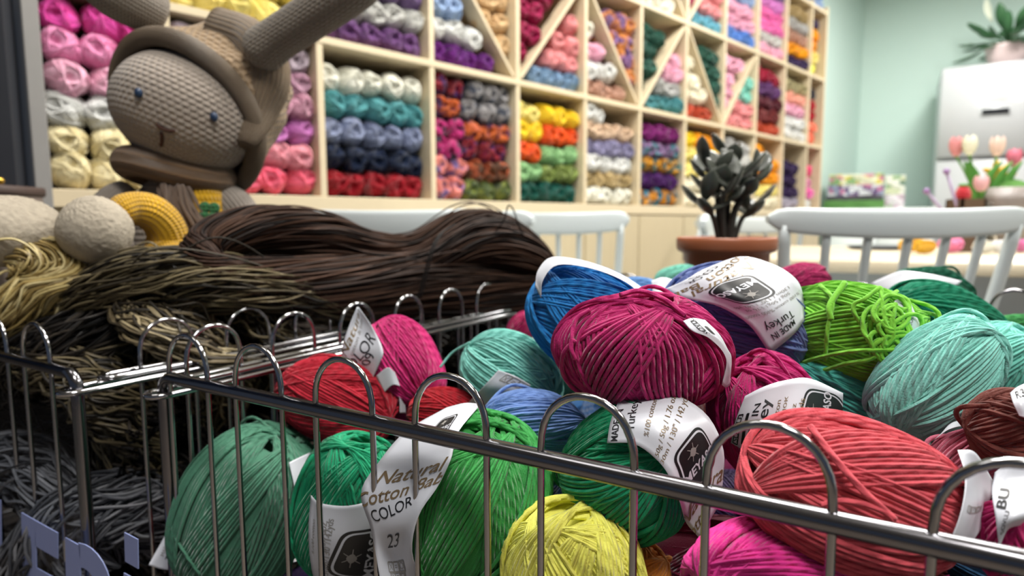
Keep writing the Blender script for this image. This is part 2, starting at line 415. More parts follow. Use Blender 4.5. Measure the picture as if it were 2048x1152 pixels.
# ------------------------------------------------------------------ shelf
sh = thing('yarn_shelf', shp(1, DEP/2, 0), 'tall pale birch cubby shelf full of yarn along the left wall', 'shelf')
def sbox(mb, s0, s1, d0, d1, z0, z1, bev=.0015):
    mb.box(shp((s0+s1)/2, (d0+d1)/2, (z0+z1)/2), (s1-s0, d1-d0, z1-z0), RS, bev=bev)
ztop = Z3+.02
for zz in (Z0, Z1, Z2, Z3):
    mb = MB(); z_ = zz; sbox(mb, SBEG, SEND, 0, DEP, z_-TH if zz != Z0 else z_-.035, z_); part(mb, 'shelf_board', BIRCH_H, sh, False)
ks = list(range(-2, 9))
for k in ks:
    mb = MB(); s = k*CW; sbox(mb, s-TH/2, s+TH/2, 0.002, DEP, Z0, ztop); part(mb, 'divider', BIRCH, sh, False)
mb = MB(); sbox(mb, SEND, SEND+TH, -.002, DEP, 0, ztop+.01); part(mb, 'side_panel', BIRCH, sh, False)
mb = MB(); sbox(mb, SBEG-.026, SBEG, -.02, DEP, 0, ztop+.01); part(mb, 'side_panel', plain('grey_side', '#8f8d8a', .5), sh, False)
mb = MB(); sbox(mb, SBEG, SEND, DEP-.006, DEP-.001, 0, ztop); part(mb, 'back_panel', BIRCH, sh, False)
mb = MB(); sbox(mb, SBEG, SEND, 0.012, .04, 0.06, Z0-.035); part(mb, 'cabinet_front', PANELWOOD, sh, False)
for k in range(-2, 9):
    mb = MB(); sbox(mb, k*CW+.004, (k+1)*CW-.004 if k < 8 else SEND-.004, 0.0, .0115, 0.08, Z0-.042); part(mb, 'cabinet_door', PANELWOOD, sh, False)
mb = MB(); sbox(mb, SBEG, SEND, 0.05, .065, 0.0, .06); part(mb, 'plinth', PANELWOOD, sh, False)
DIAG = {}
for k in range(0, 6): DIAG[(k, 1)] = -1 if k % 2 == 0 else 1
DIAG[(4, 2)] = 1; DIAG[(3, 2)] = -1
ZR = [Z0, Z1, Z2, Z3]
for (k, r), sg in DIAG.items():
    s0, s1 = k*CW+TH/2, (k+1)*CW-TH/2; z0, z1 = ZR[r], ZR[r+1]-TH
    a = V(s0, z0) if sg > 0 else V(s0, z1); b_ = V(s1, z1) if sg > 0 else V(s1, z0)
    d = b_-a; L = np.linalg.norm(d)-.02; d = d/np.linalg.norm(d); c = (a+b_)/2
    R = np.stack([SD*d[0]+V(0, 0, d[1]), SN, np.cross(SD*d[0]+V(0, 0, d[1]), SN)], 1)
    mb = MB(); mb.box(shp(c[0], .035, c[1]), (L, .06, .011), R, bev=.001); part(mb, 'diagonal_board', BIRCH, sh, False)

# ------------------------------------------------------------------ wound balls of yarn
def lumps(rng, amp, n=5):
    K = rng.normal(size=(n, 3))*1.8; ph = rng.uniform(0, 6.28, n)
    def f(D): return 1+amp*np.mean(np.sin(np.tensordot(D, K.T, 1)+ph), -1)*1.6
    return f
def wound(seed, r3, rt, bundles=10, nb=12, seg=64, sides=6, gam=(60, 78), p=2.3, amp=.05, loose=4, layers=2.2, wob=.05, spread=1.04, core=True, mb=None, phase=None):
    """strands wound round a core, in ball-local axes (z = winding axis)"""
    rng = np.random.default_rng(seed); r3 = np.asarray(r3, float); lf = lumps(rng, amp)
    def S(D, extra=0.0):
        q = np.power(np.sum(np.abs(D)**p, -1, keepdims=True), -1/p)*lf(D)[..., None]
        pt = D*q*r3; nn = nrm(D/r3); return pt+nn*np.asarray(extra)[..., None] if np.ndim(extra) else pt+nn*extra
    mb = mb or MB(); R = float(np.mean(r3)); t = np.linspace(0, 2*math.pi, seg, endpoint=False)
    Ps, Ns, Sh = [], [], []
    ga = rng.uniform(0, 6.28) if phase is None else phase
    for b in range(bundles):
        g = math.radians(rng.uniform(*gam)); ga += 2.399*1.0 if b < bundles-3 else 2.399
        dphi = 2*rt*spread/(R*math.sin(g)); wk = rng.integers(1, 4); wp = rng.uniform(0, 6.28); wa = rng.uniform(.3, 1)*wob
        ex = -2*rt*layers*(1-(b+1)/bundles)-rt
        for j in range(nb):
            phi = ga+(j-nb/2)*dphi; n = V(math.cos(g)*0+math.sin(math.pi/2-g+math.pi/2)*0, 0, 0)
            # plane normal tilted by g... loops reach |z| = sin(g)
            n = V(math.cos(g+math.pi/2)*-1*math.cos(phi), math.cos(g+math.pi/2)*-1*math.sin(phi), math.cos(g))
            e1 = V(-math.sin(phi), math.cos(phi), 0); e2 = np.cross(n, e1)
            w = wa*np.sin(wk*t+wp)+rng.normal()*.004+rng.uniform(.1, .5)*.012*np.sin(rng.integers(2, 6)*t+rng.uniform(0, 6.28))
            D = nrm(e1*np.cos(t)[:, None]+e2*np.sin(t)[:, None]+n*w[:, None])
            e = np.full(seg, ex+rng.uniform(-.25, .25)*rt)+.35*rt*np.sin(3*t+rng.uniform(0, 6.28))
            if rng.random() < loose/(bundles*nb) and b > bundles/2:
                t0 = rng.uniform(0, 6.28); dd = np.abs((t-t0+math.pi) % (2*math.pi)-math.pi); e = e+rng.uniform(.8, 3.2)*rt*2*np.exp(-(dd/.35)**2)
            P = S(D, e); Ps.append(P); Ns.append(nrm(D/r3)); Sh.append(rng.random())
    mb.tubes(np.array(Ps), rt, np.array(Ns), sides, True, pitch=rt*7, shade=np.array(Sh))
    if core:
        th = np.linspace(0.001, math.pi-.001, 22); ph = np.linspace(0, 2*math.pi, 30, endpoint=False); T, P = np.meshgrid(th, ph, indexing='ij')
        D = np.stack([np.sin(T)*np.cos(P), np.sin(T)*np.sin(P), np.cos(T)], -1)
        G = S(D, -2*rt*layers*.55-rt*.9); dim = 1-.3*np.exp(-(np.minimum(T, math.pi-T)/.32)**2); G = G*dim[..., None]
        mb.grid(G, closed_v=True, a=.2)
    return mb, S

variants = []
for i in range(5):
    mb, _ = wound(100+i, (.0385, .0385, .052), .0014, bundles=6, nb=9, seg=30, sides=4, gam=(56, 76), p=2.4, amp=.09, loose=0, layers=1.5, wob=.10, spread=1.12)
    variants.append(mb.mesh('shelf_yarn_ball', yarn('#cccccc')))
# name -> colour (second colour = space-dyed)
CN = {
 'cream': '#ece0b6', 'white': '#dedfdc', 'pale pink': '#efb9cf', 'light pink': '#ee9cc6', 'pink': '#ea78b8', 'hot pink': '#e651ae',
 'coral pink': '#ee6c86', 'salmon pink': '#e59aa6', 'orchid': '#d184c6', 'dusty rose': '#c795a8', 'lilac grey': '#b5a6b0', 'mauve': '#bb92a6',
 'deep red': '#9a0c1f', 'navy': '#0c1c38', 'grey blue': '#8b94b0', 'teal': '#559a9e', 'warm white': '#e6e5d8', 'plum': '#6c4478', 'pearl grey': '#c9c9c4', 'violet': '#7c6490',
 'pale yellow': '#f0e28a', 'yellow': '#f3d22c', 'orange': '#e55a18', 'sage green': '#8fbd84', 'olive green': '#7d8e48', 'dark green': '#0d5347', 'beige': '#d0b59a',
 'tan': '#b09a6c', 'lavender grey': '#8a86a6', 'deep purple': '#43105a', 'magenta purple': '#7c1d6c', 'purple': '#68207a', 'light blue': '#98b0d2', 'sand': '#d9b98c', 'ecru': '#cfc7ae',
 'raspberry': '#a0194f', 'rose': '#e79a9c', 'steel blue': '#7896b4', 'rosy tan': '#b9907c', 'pine green': '#2c5a4c', 'sea teal': '#4a8a90', 'silver grey': '#b6b6b4', 'baby pink': '#e9b0c6',
 'rust': '#b8482a', 'ivory': '#eee8d2', 'mint': '#8fd8c8', 'maroon': '#5c1f2c', 'brick brown': '#7a3030', 'crimson': '#a01638', 'midnight': '#101c2e', 'peach': '#eeb09c', 'khaki': '#a8a078',
 'coral': '#f08468', 'red': '#b4142c', 'gold': '#f0a412', 'lemon': '#eef05a', 'aubergine': '#33204c', 'sky blue': '#7eb0e0', 'cornflower': '#5a86cc', 'bright pink': '#e63a80', 'soft grey': '#a8a2b0', 'sky teal': '#6cb0c4',
 'orange and violet': ('#c4622c', '#4c2858'), 'pink and black': ('#c2327c', '#3a3440'), 'grey marl': ('#8f8c8c', '#3c4250'), 'red and purple': ('#8c2430', '#3c1850'), 'green marl': ('#4c5a30', '#8a9448'),
 'salmon and violet': ('#e08a80', '#7c6498'), 'brown and rust': ('#5c3a24', '#a05030'), 'teal and mauve': ('#4a7c88', '#8c6a94'), 'mustard and teal': ('#c48a1e', '#2c6c70'), 'teal and gold': ('#2e7c96', '#d0902c'), 'orange and mauve': ('#d08a48', '#8a6a9c'),
}
def R_from_axis(ax, spin=0.0):
    ax = nrm(ax); a = V(0, 0, 1) if abs(ax[2]) < .9 else V(1, 0, 0); x = nrm(np.cross(a, ax)); y = np.cross(ax, x)
    c, s_ = math.cos(spin), math.sin(spin); return np.stack([x*c+y*s_, -x*s_+y*c, ax], 1)
rngS = np.random.default_rng(5)
STUFF = []; SHELF_N = [0]; ROWN = {0: 'bottom', 1: 'second', 2: 'third'}
def shelf_ball(s, z, color, group, label, scale=1.0):
    i = int(rngS.integers(len(variants))); me = variants[i]
    if s > CW*1.9 or (s > 0 and z > Z1+.30):
        ax = -SN+SD*rngS.normal()*.22-SD*.12+V(0, 0, rngS.normal()*.18)
        STUFF.append((R_from_axis(ax, rngS.uniform(0, 6.28)), shp(s, .058+rngS.uniform(-.006, .01), z), color)); return
    SHELF_N[0] += 1
    o = bpy.data.objects.new('yarn_ball', me)
    COL.objects.link(o)
    c = CN[color]; m = yarn(c, .6) if isinstance(c, str) else yarn(c[0], .6, col2=c[1])
    o.material_slots[0].link = 'OBJECT'; o.material_slots[0].material = m
    ax = -SN+SD*rngS.normal()*.22-SD*.12+V(0, 0, rngS.normal()*.18); R = R_from_axis(ax, rngS.uniform(0, 6.28))
    p = shp(s, .058+rngS.uniform(-.006, .01), z)
    o.matrix_world = Matrix.Translation(Vector(p)) @ Matrix([[*R[i_]] for i_ in range(3)]).to_4x4() @ Matrix.Scale(scale, 4)
    tag(o, label, 'yarn ball', group)
# rows listed bottom to top; a tuple splits the row left/right; None leaves it empty
CELLS = {
 (-3, 0): ['cream', 'cream', 'white', 'pale pink', 'light pink', 'hot pink'],
 (-2, 0): ['coral pink', 'salmon pink', 'orchid', 'dusty rose', 'mauve', 'lilac grey'],
 (-1, 0): ['deep red', 'navy', 'grey blue', 'teal', 'warm white'],
 (0, 0): [('salmon and violet', 'green marl'), ('salmon and violet', 'brown and rust'), ('pink and black', 'red and purple'), ('pink and black', 'orange and violet'), ('orange and violet', 'grey marl'), ('red and purple', 'grey marl')],
 (1, 0): ['dark green', ('sage green', 'olive green'), ('orange', 'sage green'), ('yellow', 'orange'), ('pale yellow', 'yellow')],
 (2, 0): ['warm white', 'tan', 'white', 'lavender grey', 'beige', ('white', None)],
 (3, 0): ['teal and gold', 'deep purple', 'mustard and teal', 'teal and mauve', 'magenta purple'],
 (4, 0): ['ivory', 'ivory', 'pale yellow', ('pale yellow', 'yellow'), ('yellow', 'gold')],
 (5, 0): ['ivory', 'silver grey', 'silver grey', 'pearl grey', 'silver grey'],
 (6, 0): ['ivory', 'pale yellow', 'gold', 'gold', ('gold', None)],
 (7, 0): [('soft grey', None), ('aubergine', None), ('aubergine', None), ('aubergine', None)],
 (8, 0): [('white', None), ('pink', None), ('light pink', None), ('bright pink', None)],
 (-3, 1): ['hot pink', 'white'], (-2, 1): ['pale yellow', 'pale yellow'],
 (-1, 1): ['plum', 'pearl grey', 'violet'],
 (0, 1): ['purple', 'white', 'light blue', 'navy'], (1, 1): ['steel blue', 'rose', 'rose', 'rose', 'rose'], (2, 1): ['rosy tan', 'white', 'baby pink', 'warm white', 'white'],
 (3, 1): ['sea teal', 'silver grey', 'baby pink', 'baby pink'], (4, 1): ['rust', 'ivory', 'ivory', 'ivory'], (5, 1): ['rose', 'rose', 'mint', 'mint', 'navy'],
 (6, 1): ['rust', 'brick brown', 'maroon', 'plum', 'crimson'], (7, 1): ['white', 'white', 'baby pink', 'peach', 'khaki'], (8, 1): [('coral', None), ('coral', None), ('red', None), ('red', None), ('midnight', None)],
 (3, 2): ['warm white', 'cornflower'], (4, 2): ['sky teal', 'rose', 'rose'], (5, 2): ['cornflower', 'baby pink', 'baby pink', 'light blue'], (6, 2): ['baby pink', 'pearl grey', 'pink', 'pink', 'orchid', 'violet'],
 (7, 2): ['aubergine', 'gold', 'rosy tan', 'silver grey', 'tan'], (8, 2): [('lemon', None), ('pale yellow', None), ('gold', None), ('gold', None), ('aubergine', None)],
 (8, 3): ['light blue', 'sky blue'], (7, 3): ['sky blue', 'light blue'],
}
# what lies on the far side of a diagonal board
UPPER = {(0, 1): 'sand', (1, 1): 'raspberry', (2, 1): 'orange and mauve', (3, 1): 'pine green', (4, 1): 'pine green', (5, 1): 'baby pink', (3, 2): 'navy', (4, 2): 'raspberry'}
KN = {-3: 'leftmost', -2: 'second', -1: 'third', 0: 'fourth', 1: 'fifth', 2: 'sixth', 3: 'seventh', 4: 'eighth', 5: 'ninth', 6: 'tenth', 7: 'eleventh', 8: 'last'}
for (k, r), rows in CELLS.items():
    s0 = max(k*CW, SBEG)+TH/2+.002; s1 = min((k+1)*CW, SEND)-TH/2-.002; z0 = ZR[r]
    H = (Z1-Z0)-TH; nr = max(len(rows), 1); pit = min(.0665, (H-.075)/max(nr-1, 1)) if len(rows) >= 6 else .067
    nc = max(1, int(round((s1-s0)/.0665))); sg = DIAG.get((k, r))
    for ri, row in enumerate(rows):
        # staggered packing
        off = 0 if ri % 2 == 0 else .5
        cnt = nc
        for ci in range(cnt):
            s = s0+(ci+.5)*(s1-s0)/cnt+(0.008 if ri % 2 else -.004)*(1 if 0 < ci < cnt-1 else 0); z = z0+.036+ri*pit+rngS.uniform(-.002, .003)
            if s < s0+.03: s = s0+.031
            if s > s1-.03: s = s1-.031
            col = row
            if isinstance(row, tuple): col = row[0] if (ci+.5)/cnt < (.5 if k < 7 else .8) else row[1]
            if col is None: continue
            up = False
            if sg:
                f = (s-s0)/(s1-s0); zd = z0+(f if sg > 0 else 1-f)*H; d = (z-zd)*.66
                if abs(d) < .033: continue
                up = d > 0
            if up: col = UPPER[(k, r)]
            gname = '%s yarn in the %s column, %s row of cubbies' % (col, KN[k], ROWN.get(r, 'top'))
            shelf_ball(s, z, col, gname, '%s yarn ball in the %s shelf column, %s row of cubbies' % (col, KN[k], ROWN.get(r, 'top')), rngS.uniform(.96, 1.03))
    if sg and UPPER.get((k, r)):
        for ri in range(len(rows), 6):
            for ci in range(nc):
                s = s0+(ci+.5)*(s1-s0)/nc; z = z0+.036+ri*.066
                if z > z0+H-.03: continue
                f = (s-s0)/(s1-s0); zd = z0+(f if sg > 0 else 1-f)*H; d = (z-zd)*.66
                if d < .033: continue
                col = UPPER[(k, r)]
                shelf_ball(s, z, col, '%s yarn in the %s column, %s row of cubbies' % (col, KN[k], ROWN.get(r, 'top')), '%s yarn ball in the %s shelf column, %s row of cubbies' % (col, KN[k], ROWN.get(r, 'top')))
# the farther, smaller looking balls of the same shelf: one object
lo = []
for i in range(3):
    m_, _ = wound(150+i, (.0385, .0385, .052), .0024, bundles=6, nb=5, seg=20, sides=4, gam=(56, 76), p=2.4, amp=.09, loose=0, layers=1.3, wob=.10, spread=1.15)
    lo.append(m_.arrays())
big = MB(); mats = []; mi = []
for j, (R, p, color) in enumerate(STUFF):
    v, q, uv, a_ = lo[j % 3]; n0 = big.n
    q_ = q.copy(); tri = q[:, 3] < 0
    big.v.append(v @ R.T+p); big.q.append(np.where(q_ >= 0, q_+n0, -1)); big.uv.append(uv); big.at.append(a_); big.n += len(v)
    if color not in mats: mats.append(color)
    mi.append(np.full(len(q), mats.index(color)))
o = part(big, 'yarn_ball', None, None); tag(o, 'yarn balls of every colour in the farther half of the tall shelf', 'yarn balls', None, 'stuff')
for c in mats:
    c_ = CN[c]; o.data.materials.append(yarn(c_, .6) if isinstance(c_, str) else yarn(c_[0], .6, col2=c_[1]))
mi = np.concatenate(mi)
if len(o.data.polygons) == len(mi): o.data.polygons.foreach_set('material_index', mi.astype(np.int32))
else: print('MATERIAL INDEX MISMATCH', len(o.data.polygons), len(mi))
print('shelf individuals', SHELF_N[0], 'stuff', len(STUFF))
# thin cable looping beside the shelf
mb = MB(); cp = [shp(SEND+.03, -.004+.0, 0)]
c0 = shp(SEND+.022, .02, 0); pts = []
for px, py in ((1634, 92), (1641, 120), (1648, 165), (1649, 200), (1645, 240), (1638, 268), (1632, 285)):
    pts.append(at_plane(px, py, shp(SEND, .05, 0), nrm(SN+SD*0.3)))
mb.tubes(catmull(pts, 30), .0025, sides=6); tag(part(mb, 'cable', plain('cable_green', '#7c9a86', .5)), 'thin green cable bowed out beside the right end of the yarn shelf', 'cable')
# ------------------------------------------------------------------ wire baskets
RAILZ = 0.705
A_ = at_z(300, 747, RAILZ); B_ = at_z(1700, 1052, RAILZ)
BU = nrm((B_-A_)*V(1, 1, 0)); BWD = V(-BU[1], BU[0], 0)      # along the front rail (to the right), and into the basket
RB = np.stack([BU, BWD, V(0, 0, 1)], 1)
_first = at_plane(471, 778, A_, BWD); S471 = float(np.dot(_first-A_, BU))
HW, HP = 0.0520, 0.0868
CR = A_+BU*(S471-HP-0.0095)          # front left corner of the right basket
CRz = V(CR[0], CR[1], 0)
BH = 0.33                              # basket depth below the rail
def basket(c, width, length, sgn, label, s_first, side_first):
    """c: front corner by the gap, width runs sgn*BU, length along BWD"""
    t = thing('wire_basket', (c+BU*sgn*width/2+BWD*length/2)*V(1, 1, 0)+V(0, 0, RAILZ-BH), label, 'basket')
    u = BU*sgn; rr = .0052
    def rail(a, b, d, r):
        # bar with a rounded bend down into posts at both ends
        L = np.linalg.norm(b-a); d = nrm(b-a); R = .013; pts = [a-V(0, 0, BH)]
        pts += [a-V(0, 0, BH*.5), a-V(0, 0, .03), a-V(0, 0, R)]
        for k in (20, 45, 70): pts.append(a+d*R*(1-math.cos(math.radians(k)))-V(0, 0, R*(1-math.sin(math.radians(k)))))
        pts.append(a+d*R)
        n = 12
        for k in range(1, n): pts.append(a+d*(R+(L-2*R)*k/n))
        pts.append(b-d*R)
        for k in (70, 45, 20): pts.append(b-d*R*(1-math.cos(math.radians(k)))-V(0, 0, R*(1-math.sin(math.radians(k)))))
        pts += [b-V(0, 0, R), b-V(0, 0, .03), b-V(0, 0, BH*.5), b-V(0, 0, BH)]
        mb = MB(); mb.tubes(np.array(pts), r, sides=16); return mb
    P = {}
    z = V(0, 0, RAILZ)
    c0 = c*V(1, 1, 0)
    part(rail(c0+z, c0+u*width+z, u, rr), 'front_rail', CHROME_DARK, t)
    part(rail(c0+BWD*length+z, c0+u*width+BWD*length+z, u, rr*.8), 'back_rail', CHROME_DARK, t)
    # side wires: a long flat ring round both corner posts, twice
    for sd, nm in ((0, 'side_wire'), (width, 'side_wire')):
        mb = MB()
        for dz, ins in ((-.014, 0.0105), (-.0075, 0.0085)):
            ring = []
            r = ins
            f = c0+u*sd; b = c0+u*sd+BWD*length
            if dz == -.0075: f = f+BWD*.03; b = b-BWD*.03
            for k in range(0, 181, 20): ring.append(f-BWD*math.sin(math.radians(k))*r*1.3+u*math.cos(math.radians(k))*r)
            ring += [f+(b-f)*q-u*r for q in (.02, .25, .5, .75, .98)]
            for k in range(0, 181, 20): ring.append(b+BWD*math.sin(math.radians(k))*r*1.3-u*math.cos(math.radians(k))*r)
            ring += [f+(b-f)*q+u*r for q in (.98, .75, .5, .25, .02)]
            ring = np.array(ring)+V(0, 0, RAILZ+dz)
            mb.tubes(ring, .0028, sides=10, closed=True)
        part(mb, nm, CHROME, t)
    def hoop(p0, d, w=HW, rise=.0375, r=.00205, z0=RAILZ):
        pts = [p0-V(0, 0, BH-.004), p0-V(0, 0, BH*.6), p0-V(0, 0, BH*.3), p0-V(0, 0, .02)]
        k_ = 16
        for i in range(k_+1):
            a = math.pi*i/k_; x = (1-math.cos(a))/2*w
            pts.append(p0+d*x+V(0, 0, .006+(rise-.006)*math.sin(a)**.85))
        q = p0+d*w
        pts += [q-V(0, 0, .02), q-V(0, 0, BH*.3), q-V(0, 0, BH*.6), q-V(0, 0, BH-.004)]
        mb = MB(); mb.tubes(np.array(pts)+V(0, 0, z0), r, sides=10); return mb
    def run(a, L, d, s0, rise=.0375):
        s = s0
        while s+HW < L-.008:
            part(hoop(a+d*s, d, rise=rise), 'wire_hoop', CHROME, t); s += HP
    run(c0, width, u, s_first)
    run(c0+BWD*length, width, u, s_first)
    run(c0, length, BWD, side_first, .036); run(c0+u*width, length, BWD, .020, .036)
    # bottom grid
    mb = MB(); zb = V(0, 0, RAILZ-BH+.003)
    for i in range(int(width/.03)+1): mb.tubes(np.array([c0+u*min(i*.03, width)+zb, c0+u*min(i*.03, width)+BWD*length+zb]), .0018, sides=5)
    for i in range(int(length/.06)+1): mb.tubes(np.array([c0+BWD*min(i*.06, length)+zb, c0+BWD*min(i*.06, length)+u*width+zb]), .0022, sides=5)
    part(mb, 'bottom_grid', CHROME, t)
    return t
WR_, LR_ = 0.78, 0.725
bk_r = basket(CRz, WR_, LR_, 1, 'chrome wire basket full of cotton yarn balls, nearest the camera', .0096, .0205)
_c = at_z(152, 748, RAILZ); CLz = V(_c[0], _c[1], 0)
# keep the two side faces a small gap apart
gap = float(np.dot(CLz-CRz, BU)); CLz = CLz
bk_l = basket(CLz, 0.62, 0.72, -1, 'chrome wire basket full of raffia hanks at the left', .045, .053)
print('corner gap', gap, 'offset', float(np.dot(CLz-CRz, BWD)))
# table that carries both baskets
mb = MB(); cc = CRz+BU*.09+BWD*.36; mb.box(cc+V(0, 0, RAILZ-BH-.015), (1.44, .86, .03), RB, bev=.003)
tb = thing('display_table', cc*V(1, 1, 0), 'dark low display table under the two wire baskets', 'table')
DARKT = plain('table_dark', '#3a342f', .5)
part(mb, 'table_top', DARKT, tb)
for a, b in ((-.68, -.39), (.68, -.39), (-.68, .39), (.68, .39)):
    mb = MB(); mb.box(cc+BU*a+BWD*b+V(0, 0, (RAILZ-BH-.03)/2), (.045, .045, RAILZ-BH-.03), RB, bev=.003); part(mb, 'leg', DARKT, tb)

# ------------------------------------------------------------------ hero balls
def camdir(al, ta):
    a, t = math.radians(al), math.radians(ta); return math.cos(t)*(math.cos(a)*_R+math.sin(a)*_U)-math.sin(t)*_F
BALLS = {}
def hero(key, name_col, hexcol, cx, cy, la, sa, al, ta, where, label, gam=(62, 85), seed=None, spin=0, sb=None, rt=.00145, bundles=11, nb=11, **kw):
    kind, val = where
    if kind == 'p':
        pt = at_plane(cx, cy, A_+BWD*val, BWD)
    else: pt = at(cx, cy, val)
    tdist = float(np.dot(pt-CAM, _F)); k = tdist/FPX
    r3 = np.array([sa*k, (sb or sa)*k, la*k]); ax_ = camdir(al, ta); x_ = nrm(np.cross(ax_, _F)); R = np.stack([x_, np.cross(ax_, x_), ax_], 1)
    seed = seed or (hash_(key))
    loosef = kw.pop('loose', 5)
    mb, S = wound(seed, r3, rt, bundles, nb, seg=kw.pop('seg', 72), gam=gam, loose=loosef, p=kw.pop('p', 2.25), amp=kw.pop('amp', .07), wob=kw.pop('wob', .06), **kw)
    # a free yarn end lying over the ball
    t = thing('yarn_ball', pt-V(0, 0, float(min(r3))*.95), label, 'yarn ball')
    mb.xf(R, pt)
    o = part(mb, 'wound_yarn', yarn(hexcol), t)
    BALLS[key] = dict(c=pt, r=r3, R=R, t=t, S=S, k=k, col=hexcol)
    pd = float(np.dot(pt-A_, BWD)); pu = float(np.dot(pt-CRz, BU))
    print('%-14s z=%.3f Y=%.3f perp=%.3f along=%.3f r=%s' % (key, pt[2], pt[1], pd, pu, np.round(r3*1000, 0)))
    return t
def hash_(s):
    h = 7
    for ch in s: h = (h*131+ord(ch)) % 99991
    return h
def ball_hit(key, px, py, off=.002):
    b = BALLS[key]; d = ray(px, py); o = (CAM-b['c']) @ b['R']/(b['r']+off); dd = d @ b['R']/(b['r']+off)
    a = dd@dd; bb = 2*o@dd; c = o@o-1; disc = bb*bb-4*a*c
    t = (-bb-math.sqrt(disc))/(2*a) if disc > 0 else -bb/(2*a)
    return CAM+d*t
hero('coral', 'coral', '#c8505a', 1700, 985, 226, 158, -14, 8, ('p', .068), 'large coral red yarn ball behind the front rail at the right', gam=(62, 82))
hero('magenta', 'magenta', '#ae2264', 1285, 702, 118, 172, 84, 18, ('Y', .405), 'big magenta yarn ball on top of the pile in front of the blue one', gam=(66, 82), sb=120, spin=0)
hero('blue', 'blue', '#1f78bc', 1204, 655, 168, 114, -32, 8, ('Y', .50), 'bright blue yarn ball leaning behind the big magenta ball', gam=(62, 80))
hero('denim', 'denim blue', '#6878ac', 1466, 640, 148, 108, -25, 5, ('Y', .49), 'denim blue yarn ball wearing a large white paper band on top', gam=(62, 82))
hero('lime', 'lime green', '#78c03c', 1712, 664, 130, 108, -12, 38, ('Y', .47), 'lime green yarn ball with loops of yarn spilling from its right side', loose=12)
hero('pine', 'pine green', '#138060', 1888, 652, 118, 74, -30, 5, ('Y', .60), 'pine green yarn ball directly behind the lime green ball, right of it')
hero('pine_back', 'dark green', '#0c5a42', 1862, 585, 80, 52, -8, 5, ('Y', .72), 'dark green yarn ball under a creased white band at the back of the basket')
hero('aqua_big', 'aqua', '#8cd8ca', 1866, 762, 146, 92, 52, 12, ('Y', .405), 'large aqua yarn ball below the lime green ball at the right')
hero('aqua_top', 'aqua', '#7ccfc0', 1985, 722, 84, 72, 60, 20, ('Y', .50), 'aqua yarn ball with looped strands at the right edge, behind the large aqua one')
hero('brown', 'brown', '#6b3a33', 2034, 862, 92, 80, 20, 50, ('p', .15), 'reddish brown yarn ball at the right edge above the coral one')
hero('pink', 'dusty pink', '#c46a80', 1945, 925, 84, 66, 30, 15, ('p', .17), 'small dusty pink yarn ball tucked between the coral and brown balls')
hero('aqua_mid', 'aqua', '#53b7aa', 1668, 786, 105, 62, -18, 10, ('Y', .46), 'aqua yarn ball half buried below the lime green ball')
hero('mag_turkey', 'magenta', '#a8175f', 1540, 850, 150, 112, 115, 15, ('Y', .415), 'magenta yarn ball whose white band reads made in, left of the coral ball')
hero('emerald', 'emerald green', '#168a5e', 1255, 935, 150, 130, 55, 50, ('p', .085), 'emerald green yarn ball with a curled white band below the big magenta ball', gam=(68, 88))
hero('yellow', 'yellow', '#f6f272', 1150, 1138, 150, 142, 100, 10, ('p', .050), 'lemon yellow yarn ball behind the front wires at the bottom centre')
hero('orange', 'orange', '#d98a3a', 1272, 1160, 78, 70, 60, 10, ('p', .085), 'soft orange yarn ball mostly hidden behind the yellow one')
hero('hot_pink', 'hot pink', '#dc3590', 1545, 1150, 205, 122, 176, 22, ('p', .050), 'hot pink yarn ball at the bottom behind the front wires')
hero('green', 'bright green', '#3f9c4e', 948, 1000, 188, 152, 72, 12, ('p', .056), 'bright green yarn ball with a long white label torn open', gam=(72, 89))
hero('emerald_left', 'emerald green', '#1a9468', 704, 1020, 158, 112, 78, 12, ('p', .052), 'emerald green yarn ball between the sage green and bright green ones')
hero('sage', 'sage green', '#4b8068', 498, 1012, 174, 132, 66, 2, ('p', .052), 'sage green yarn ball at the front left corner of the basket', gam=(72, 89))
hero('red', 'red', '#b21f33', 682, 800, 132, 86, -14, 8, ('p', .125), 'crimson red yarn ball behind the hoops, left of the magenta one', gam=(58, 74))
hero('mag_left', 'magenta', '#b01a62', 806, 730, 102, 78, -62, 20, ('Y', .60), 'magenta yarn ball behind the red ball with a standing white tag reading color 09')
hero('red_small', 'red', '#a81524', 905, 835, 98, 62, -12, 10, ('p', .155), 'dark red yarn ball just behind the bright green ball')
hero('aqua_left', 'aqua', '#7cc4b8', 1022, 742, 116, 76, -20, 30, ('Y', .54), 'aqua yarn ball left of the big magenta ball')
hero('periwinkle', 'periwinkle', '#7090cc', 1064, 850, 110, 74, -4, 15, ('Y', .455), 'periwinkle blue yarn ball between the bright green and magenta balls')
hero('red_corner', 'red', '#b4182a', 395, 1120, 62, 52, 100, 10, ('p', .035), 'red yarn ball low in the front left corner behind the sage ball')
hero('mag_back', 'magenta', '#b3225f', 1043, 655, 34, 28, 60, 0, ('Y', .80), 'small magenta yarn ball peeking out left of the blue ball', bundles=7)
hero('light_blue', 'light blue', '#6a96cc', 1290, 600, 62, 44, -20, 0, ('Y', .70), 'light blue yarn ball between the blue and denim balls', bundles=7)
hero('aqua_far', 'aqua', '#7cc8b4', 1352, 562, 48, 32, 10, 0, ('Y', .86), 'small aqua yarn ball at the back, in front of the terracotta pot', bundles=7)
hero('mag_far', 'magenta', '#a51c58', 1602, 566, 54, 40, 10, 10, ('Y', .72), 'magenta yarn ball at the back between the white band and the lime ball', bundles=8)
hero('teal_dark', 'teal', '#1d6a62', 1118, 905, 80, 60, 20, 10, ('p', .15), 'dark teal yarn ball in the gap below the periwinkle ball', bundles=7)
hero('pink_right', 'magenta', '#a81a5c', 2030, 1085, 78, 76, 80, 10, ('p', .075), 'magenta yarn ball with a white band at the lower right corner')
